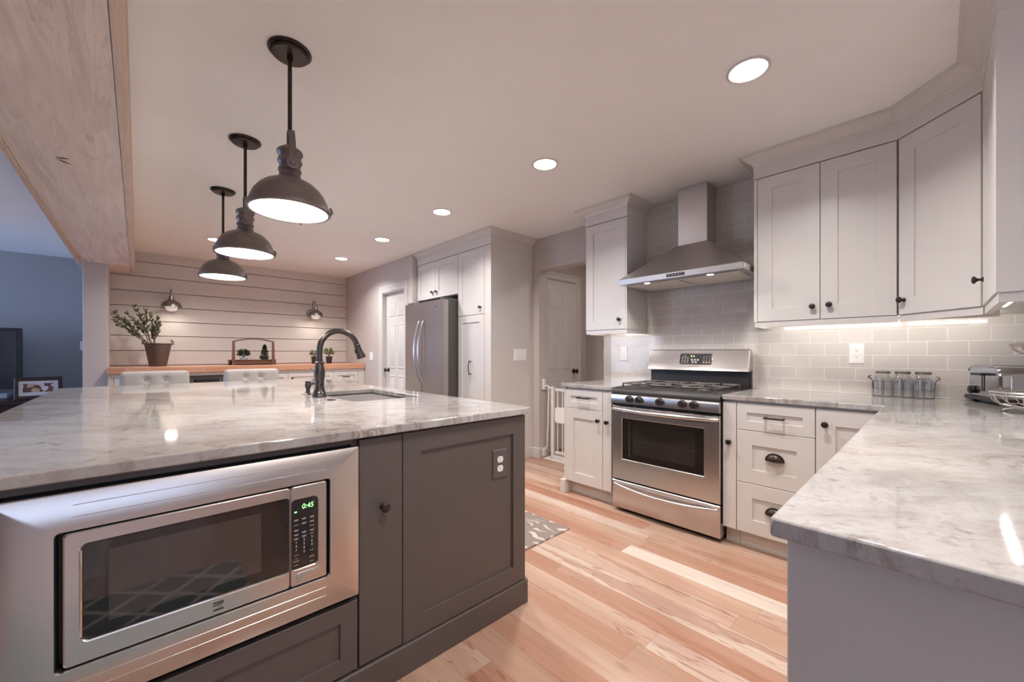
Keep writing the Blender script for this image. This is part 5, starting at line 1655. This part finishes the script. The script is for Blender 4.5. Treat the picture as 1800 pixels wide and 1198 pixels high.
# ================================================================== COUNTER-TOP THINGS, LIVING ROOM, RUGS, GATE
def build_counter_things():
    z = 0.914
    # wire carrier
    o = thing('jar_carrier', 'dark wire carrier with curled end handles holding three glass jars by the tile', 'basket', (3.185, 0.137, z))
    x0, x1, y0, y1 = 3.140, 3.232, 0.010, 0.262
    w = 0.0013
    b = MB()
    for zz in (z + 0.003, z + 0.045, z + 0.088):
        b.tube([(x0, y0, zz), (x1, y0, zz), (x1, y1, zz), (x0, y1, zz)], w, 6, closed=True)
    for k in range(7):
        yy = y0 + (y1 - y0) * k / 6
        b.tube([(x0, yy, z + 0.088), (x0, yy, z + 0.003), (x1, yy, z + 0.003), (x1, yy, z + 0.088)], w, 6)
    for k in range(1, 3):
        xx = x0 + (x1 - x0) * k / 3
        b.tube([(xx, y0, z + 0.088), (xx, y0, z + 0.003), (xx, y1, z + 0.003), (xx, y1, z + 0.088)], w, 6)
    b.fin('wire_basket', 'iron', o)
    for yy, s in ((y0, -1), (y1, 1)):
        b = MB()
        xm = (x0 + x1) / 2
        b.tube([(xm, yy, z + 0.045), (xm, yy + s * 0.002, z + 0.088), (xm, yy + s * 0.008, z + 0.104)], 0.0022, 8)
        pts = [(xm + 0.030 * math.cos(2 * math.pi * k / 18), yy + s * (0.014 + 0.006 * math.cos(4 * math.pi * k / 18)), z + 0.113 + 0.009 * math.sin(2 * math.pi * k / 18)) for k in range(18)]
        b.tube(pts, 0.0026, 8, closed=True); b.fin('handle', 'iron', o)
    cy = [0.2185, 0.136, 0.0535]
    lbs = ['clear lidded glass jar at the range end of the wire carrier', 'clear lidded glass jar in the middle of the wire carrier', 'clear lidded glass jar at the toaster end of the wire carrier']
    j = thing('glass_jar', lbs[0], 'jar', (3.186, cy[0], z + 0.005), 'glass jars in the wire carrier')
    c = (3.186, cy[0], 0)
    b = MB(); b.lathe([(0.034, z + 0.005), (0.0375, z + 0.010), (0.0375, z + 0.105), (0.034, z + 0.120), (0.030, z + 0.128), (0.030, z + 0.134), (0.0275, z + 0.134), (0.0275, z + 0.127), (0.0315, z + 0.118), (0.035, z + 0.103), (0.035, z + 0.013), (0.005, z + 0.011)], c, 28); b.fin('jar_body', 'jar', j)
    b = MB(); b.lathe([(0.0325, z + 0.134), (0.0335, z + 0.1355), (0.0335, z + 0.146), (0.030, z + 0.149), (0.004, z + 0.1495)], c, 28); b.fin('lid', 'steeld', j)
    for yy, lb in zip(cy[1:], lbs[1:]):
        dup(j, (3.186, yy, z + 0.005), lb)
    # toaster, turned a little to the room
    ang = math.atan2(0.94, -0.34)
    m = Matrix.Translation((3.125, -0.155, z)) @ Matrix.Rotation(math.atan2(-0.095, -0.27), 4, 'Z')
    # local x runs along the lever face (towards the viewer), local y points away from that face (towards the side wall)
    t = thing('toaster', 'chrome toaster with dark base and lever on the counter by the side wall', 'toaster', tuple(m @ Vector((0, 0.1, 0))))
    W, D, H = 0.145, 0.27, 0.188
    def ring(yy, sc_, zoff=0.0):
        pts = []
        r = 0.05
        n = 6
        pts += [(-W * sc_, yy, 0.034), (W * sc_, yy, 0.034)]
        for i in range(n + 1):
            a = R(90 * i / n)
            pts.append(((W - r) * sc_ + r * math.cos(a) * sc_, yy, H - r + r * math.sin(a) + zoff))
        for i in range(n + 1):
            a = R(90 + 90 * i / n)
            pts.append((-(W - r) * sc_ + r * math.cos(a) * sc_, yy, H - r + r * math.sin(a) + zoff))
        return pts
    b = MB(m)
    b.loops([ring(0.004, 0.94, -0.008), ring(0.0, 0.965, -0.004), ring(0.012, 1.0), ring(D - 0.012, 1.0), ring(D, 0.965, -0.004)])
    b.fin('shell', 'toaster', t)
    b = MB(m); b.box(-W - 0.012, W + 0.012, -0.012, D + 0.012, 0.014, 0.034, 0.004)
    for sx in (-1, 1):
        for yy in (0.02, D - 0.02):
            b.lathe([(0.009, 0.0), (0.009, 0.014)], (sx * 0.115, yy, 0), 10)
    b.fin('base', 'gun', t)
    b = MB(m); b.box(W - 0.002, W + 0.004, 0.035, D - 0.03, 0.045, 0.142, 0.003); b.fin('side_panel', 'plate', t)
    b = MB(m); b.box(-W - 0.004, -W + 0.002, 0.035, D - 0.03, 0.045, 0.142, 0.003); b.fin('side_panel', 'plate', t)
    b = MB(m); b.box(-0.004, 0.004, -0.001, 0.001, 0.06, 0.15); b.fin('lever_slot', 'black', t)
    b = MB(m); b.box(-0.045, 0.045, -0.026, 0.0, 0.140, 0.152, 0.004); b.fin('lever', 'black', t)
    b = MB(m @ Matrix.Translation((-0.085, 0, 0.062))); b.lathe([(0.02, 0), (0.02, 0.012), (0.014, 0.016)], (0, 0, 0), 18, axis='-Y'); b.fin('browning_dial', 'gun', t)
    b = MB(m)
    for xx in (-0.045, 0.045):
        b.box(xx - 0.014, xx + 0.014, 0.05, D - 0.05, H - 0.002, H + 0.0008)
    b.fin('bread_slot', 'black', t)
    # two-tier wire fruit stand at the frame edge
    cx, cy = 2.72, -0.285
    f = thing('fruit_stand', 'two-tier wire fruit stand cut off at the frame edge in front of the toaster', 'stand', (cx, cy, z))
    b = MB()
    def circ(r, zz, n=36):
        return [(cx + r * math.cos(2 * math.pi * i / n), cy + r * math.sin(2 * math.pi * i / n), zz) for i in range(n)]
    for r, zz, ww in ((0.13, 1.0, 0.0045), (0.128, 0.988, 0.003), (0.10, 0.945, 0.0025), (0.06, 0.932, 0.0025)):
        b.tube(circ(r, zz), ww, 8, closed=True)
    for k in range(16):
        a = 2 * math.pi * k / 16
        b.tube([(cx + r * math.cos(a), cy + r * math.sin(a), zz) for r, zz in ((0.13, 1.0), (0.122, 0.965), (0.10, 0.945), (0.03, 0.93))], 0.0022, 6)
    b.fin('lower_basket', 'steel', f)
    b = MB()
    for r, zz, ww in ((0.075, 1.205, 0.0045), (0.07, 1.195, 0.003), (0.045, 1.165, 0.0025)):
        b.tube(circ(r, zz), ww, 8, closed=True)
    for k in range(12):
        a = 2 * math.pi * k / 12
        b.tube([(cx + r * math.cos(a), cy + r * math.sin(a), zz) for r, zz in ((0.075, 1.205), (0.066, 1.18), (0.045, 1.165), (0.01, 1.16))], 0.0022, 6)
    b.fin('upper_basket', 'steel', f)
    b = MB(); b.tube([(cx, cy, 0.93), (cx, cy, 1.30)], 0.005, 10)
    b.tube([(cx + 0.02 * math.cos(2 * math.pi * i / 16), cy, 1.32 + 0.02 * math.sin(2 * math.pi * i / 16)) for i in range(16)], 0.004, 8, closed=True); b.fin('centre_post', 'steel', f)
    for k in range(3):
        a = R(70 + 120 * k)
        b = MB(); b.tube([(cx + 0.06 * math.cos(a), cy + 0.06 * math.sin(a), 0.932), (cx + 0.09 * math.cos(a), cy + 0.09 * math.sin(a), 0.922), (cx + 0.095 * math.cos(a), cy + 0.095 * math.sin(a), 0.9185)], 0.0045, 8); b.fin('foot', 'steel', f)


def build_electrics():
    FW = frame((3.2475, 0, 0), (0, 1, 0), (-1, 0, 0))
    outlet('wall_outlet', FW, 0.342, 1.164, 'white double wall outlet on the lit tile above the jar carrier', 'outlet', kind='gfci')
    outlet('light_switch', FW, 1.966, 1.163, 'white single rocker switch on the tile left of the range', 'switch', kind='switch')
    outlet('wall_outlet', frame((0, 1.333, 0), (1, 0, 0), (0, -1, 0)), 1.172, 0.676, 'charcoal cover plate with white double outlet on the island end panel', 'outlet', 'greyplastic', 'plastic', hw=0.040, hh=0.064)
    outlet('light_switch', frame((0, 3.1265, 0), (1, 0, 0), (0, -1, 0)), 3.055, 1.147, 'white triple switch plate on the pantry side panel', 'switch', kind='switch', gangs=3, hw=0.046)
    outlet('light_switch', frame((2.57, 0, 0), (0, 1, 0), (-1, 0, 0)), 5.842, 1.125, 'white single switch on the greige wall beside the pantry door', 'switch', kind='switch', hw=0.05)
    outlet('light_switch', frame((4.30, 0, 0), (0, 1, 0), (-1, 0, 0)), 2.86, 1.15, 'dim switch on the dark hall wall under the wall cabinet', 'switch', kind='switch', hw=0.035)
    outlet('light_switch', frame((0, 7.93, 0), (1, 0, 0), (0, -1, 0)), -0.532, 1.27, 'white switch on the blue-grey wall by the pale wall stub', 'switch', kind='switch')


def build_gate():
    o = thing('safety_gate', 'white metal child safety gate standing in the opening beside the base cabinet', 'gate', (3.32, 2.75, 0))
    X = 3.32
    b = MB(); b.box(X - 0.022, X + 0.022, 3.0, 3.029, 0.76, 0.88, 0.004); b.box(X - 0.022, X + 0.022, 3.0, 3.029, 0.02, 0.10, 0.004); b.fin('wall_mount', 'gate', o)
    b = MB(); b.tube([(X, 3.0, 0.80), (X, 2.955, 0.81), (X, 2.945, 0.78), (X, 2.955, 0.40), (X, 2.965, 0.14), (X, 2.985, 0.10), (X, 3.0, 0.10)], 0.009, 10); b.fin('end_bar', 'gate', o)
    b = MB(); b.box(X - 0.014, X + 0.014, 2.865, 2.905, 0.03, 0.80, 0.004); b.box(X - 0.014, X + 0.014, 2.905, 2.95, 0.775, 0.80, 0.003); b.fin('hinge_post', 'gate', o)
    b = MB()
    b.box(X - 0.012, X + 0.012, 2.24, 2.845, 0.755, 0.785, 0.004); b.box(X - 0.012, X + 0.012, 2.24, 2.845, 0.075, 0.105, 0.004); b.fin('gate_rail', 'gate', o)
    for k in range(9):
        yy = 2.815 - k * 0.0675
        b = MB(); b.tube([(X, yy, 0.10), (X, yy, 0.76)], 0.0075, 8); b.fin('gate_bar', 'gate', o)
    b = MB(); b.loops([[(X - 0.02, 2.77 + 0.068 * cx, 0.50 + 0.082 * cz) for cx, cz in ((-1, -0.75), (-0.8, -1), (0.8, -1), (1, -0.75), (1, 0.75), (0.8, 1), (-0.8, 1), (-1, 0.75))], [(X + 0.016, 2.77 + 0.068 * cx, 0.50 + 0.082 * cz) for cx, cz in ((-1, -0.75), (-0.8, -1), (0.8, -1), (1, -0.75), (1, 0.75), (0.8, 1), (-0.8, 1), (-1, 0.75))]]); b.fin('latch_cover', 'plastic', o)
    b = MB(); b.box(X - 0.05, X + 0.05, 2.20, 2.98, 0.0, 0.016, 0.004); b.box(X - 0.03, X - 0.004, 2.62, 2.86, 0.016, 0.06, 0.003); b.fin('threshold_bar', 'gate', o)


def build_living():
    b = MB(); b.box(-2.9, -0.62, 6.92, 7.88, 0.60, 0.645, 0.004)
    o = thing('media_console', 'dark espresso wood media console below the television in the blue-grey room', 'console', (-1.75, 7.4, 0))
    b.fin('top', 'darkwood', o)
    b = MB(); b.box(-2.86, -0.66, 6.96, 7.86, 0.0, 0.60); b.fin('cabinet_body', 'darkwood', o)
    t = thing('television', 'black flat television on a silver base in the blue-grey room', 'television', (-1.6, 7.55, 0.645))
    b = MB(); b.box(-2.25, -1.02, 7.55, 7.62, 0.745, 1.47, 0.006); b.fin('housing', 'tvp', t)
    b = MB(); b.box(-2.21, -1.06, 7.546, 7.551, 0.80, 1.43); b.fin('screen', 'tv', t)
    b = MB(); b.box(-2.20, -1.10, 7.36, 7.66, 0.6455, 0.70, 0.006); b.box(-1.9, -1.3, 7.54, 7.62, 0.70, 0.75); b.fin('base', 'silver', t)
    # framed photo leaning back on the console
    m = Matrix.Translation((-0.822, 7.0, 0.646)) @ Matrix.Rotation(R(6), 4, 'Z') @ Matrix.Rotation(R(-9), 4, 'X')
    f = thing('picture_frame', 'wide dark-framed family photo with white mount standing on the console', 'picture frame', (-0.822, 7.0, 0.646))
    W, H = 0.178, 0.252
    b = MB(m)
    rg = lambda a, c, yy: [(-W + a, yy, c), (W - a, yy, c), (W - a, yy, H - c), (-W + a, yy, H - c)]
    b.loops([rg(0, 0, 0.012), rg(0, 0, -0.010), rg(0.006, 0.006, -0.014), rg(0.030, 0.040, -0.012), rg(0.033, 0.043, -0.004)]); b.fin('frame', 'darkwood', f)
    b = MB(m); b.box(-W + 0.032, W - 0.032, -0.0055, -0.0042, 0.042, H - 0.042); b.fin('mount_board', 'mat', f)
    b = MB(m); b.box(-W + 0.062, W - 0.058, -0.0066, -0.0056, 0.082, H - 0.072); b.fin('photo', 'photo', f)


def build_rugs():
    b = MB(); b.box(-4.2, -1.0, 0.9, 6.6, 0.0005, 0.012, 0.002)  # unseen dark rug added to keep warm bounce off the living-room ceiling
    tag(b.fin('bounce_cut_rug', 'darkrug'), 'added unseen dark rug that cuts light bounce off the living-room floor', 'rug')
    b = MB(); b.box(1.45, 2.085, 1.666, 3.6, 0.0005, 0.009, 0.002)
    tag(b.fin('leaf_rug', 'leafrug'), 'grey runner rug with pale fern leaf pattern beside the island', 'rug')
    b = MB(); b.box(-0.95, 0.41, -0.09, 0.72, 0.0005, 0.009, 0.002)
    tag(b.fin('lattice_rug', 'latrug'), 'teal-grey rug with pale lattice, seen mirrored in the microwave door', 'rug')


build_shell()
build_doors()
build_beam()
build_backsplash()
build_island()
build_base_run()
build_uppers()
build_pantry()
build_range()
build_hood()
build_microwave()
build_faucet()
build_desk()
build_downlights()
build_pendants()
build_sconces()
build_hall_fill()
build_fill_lamp()
led_strips()
build_stools()
build_desk_decor()
build_counter_things()
build_electrics()
build_gate()
build_living()
build_rugs()
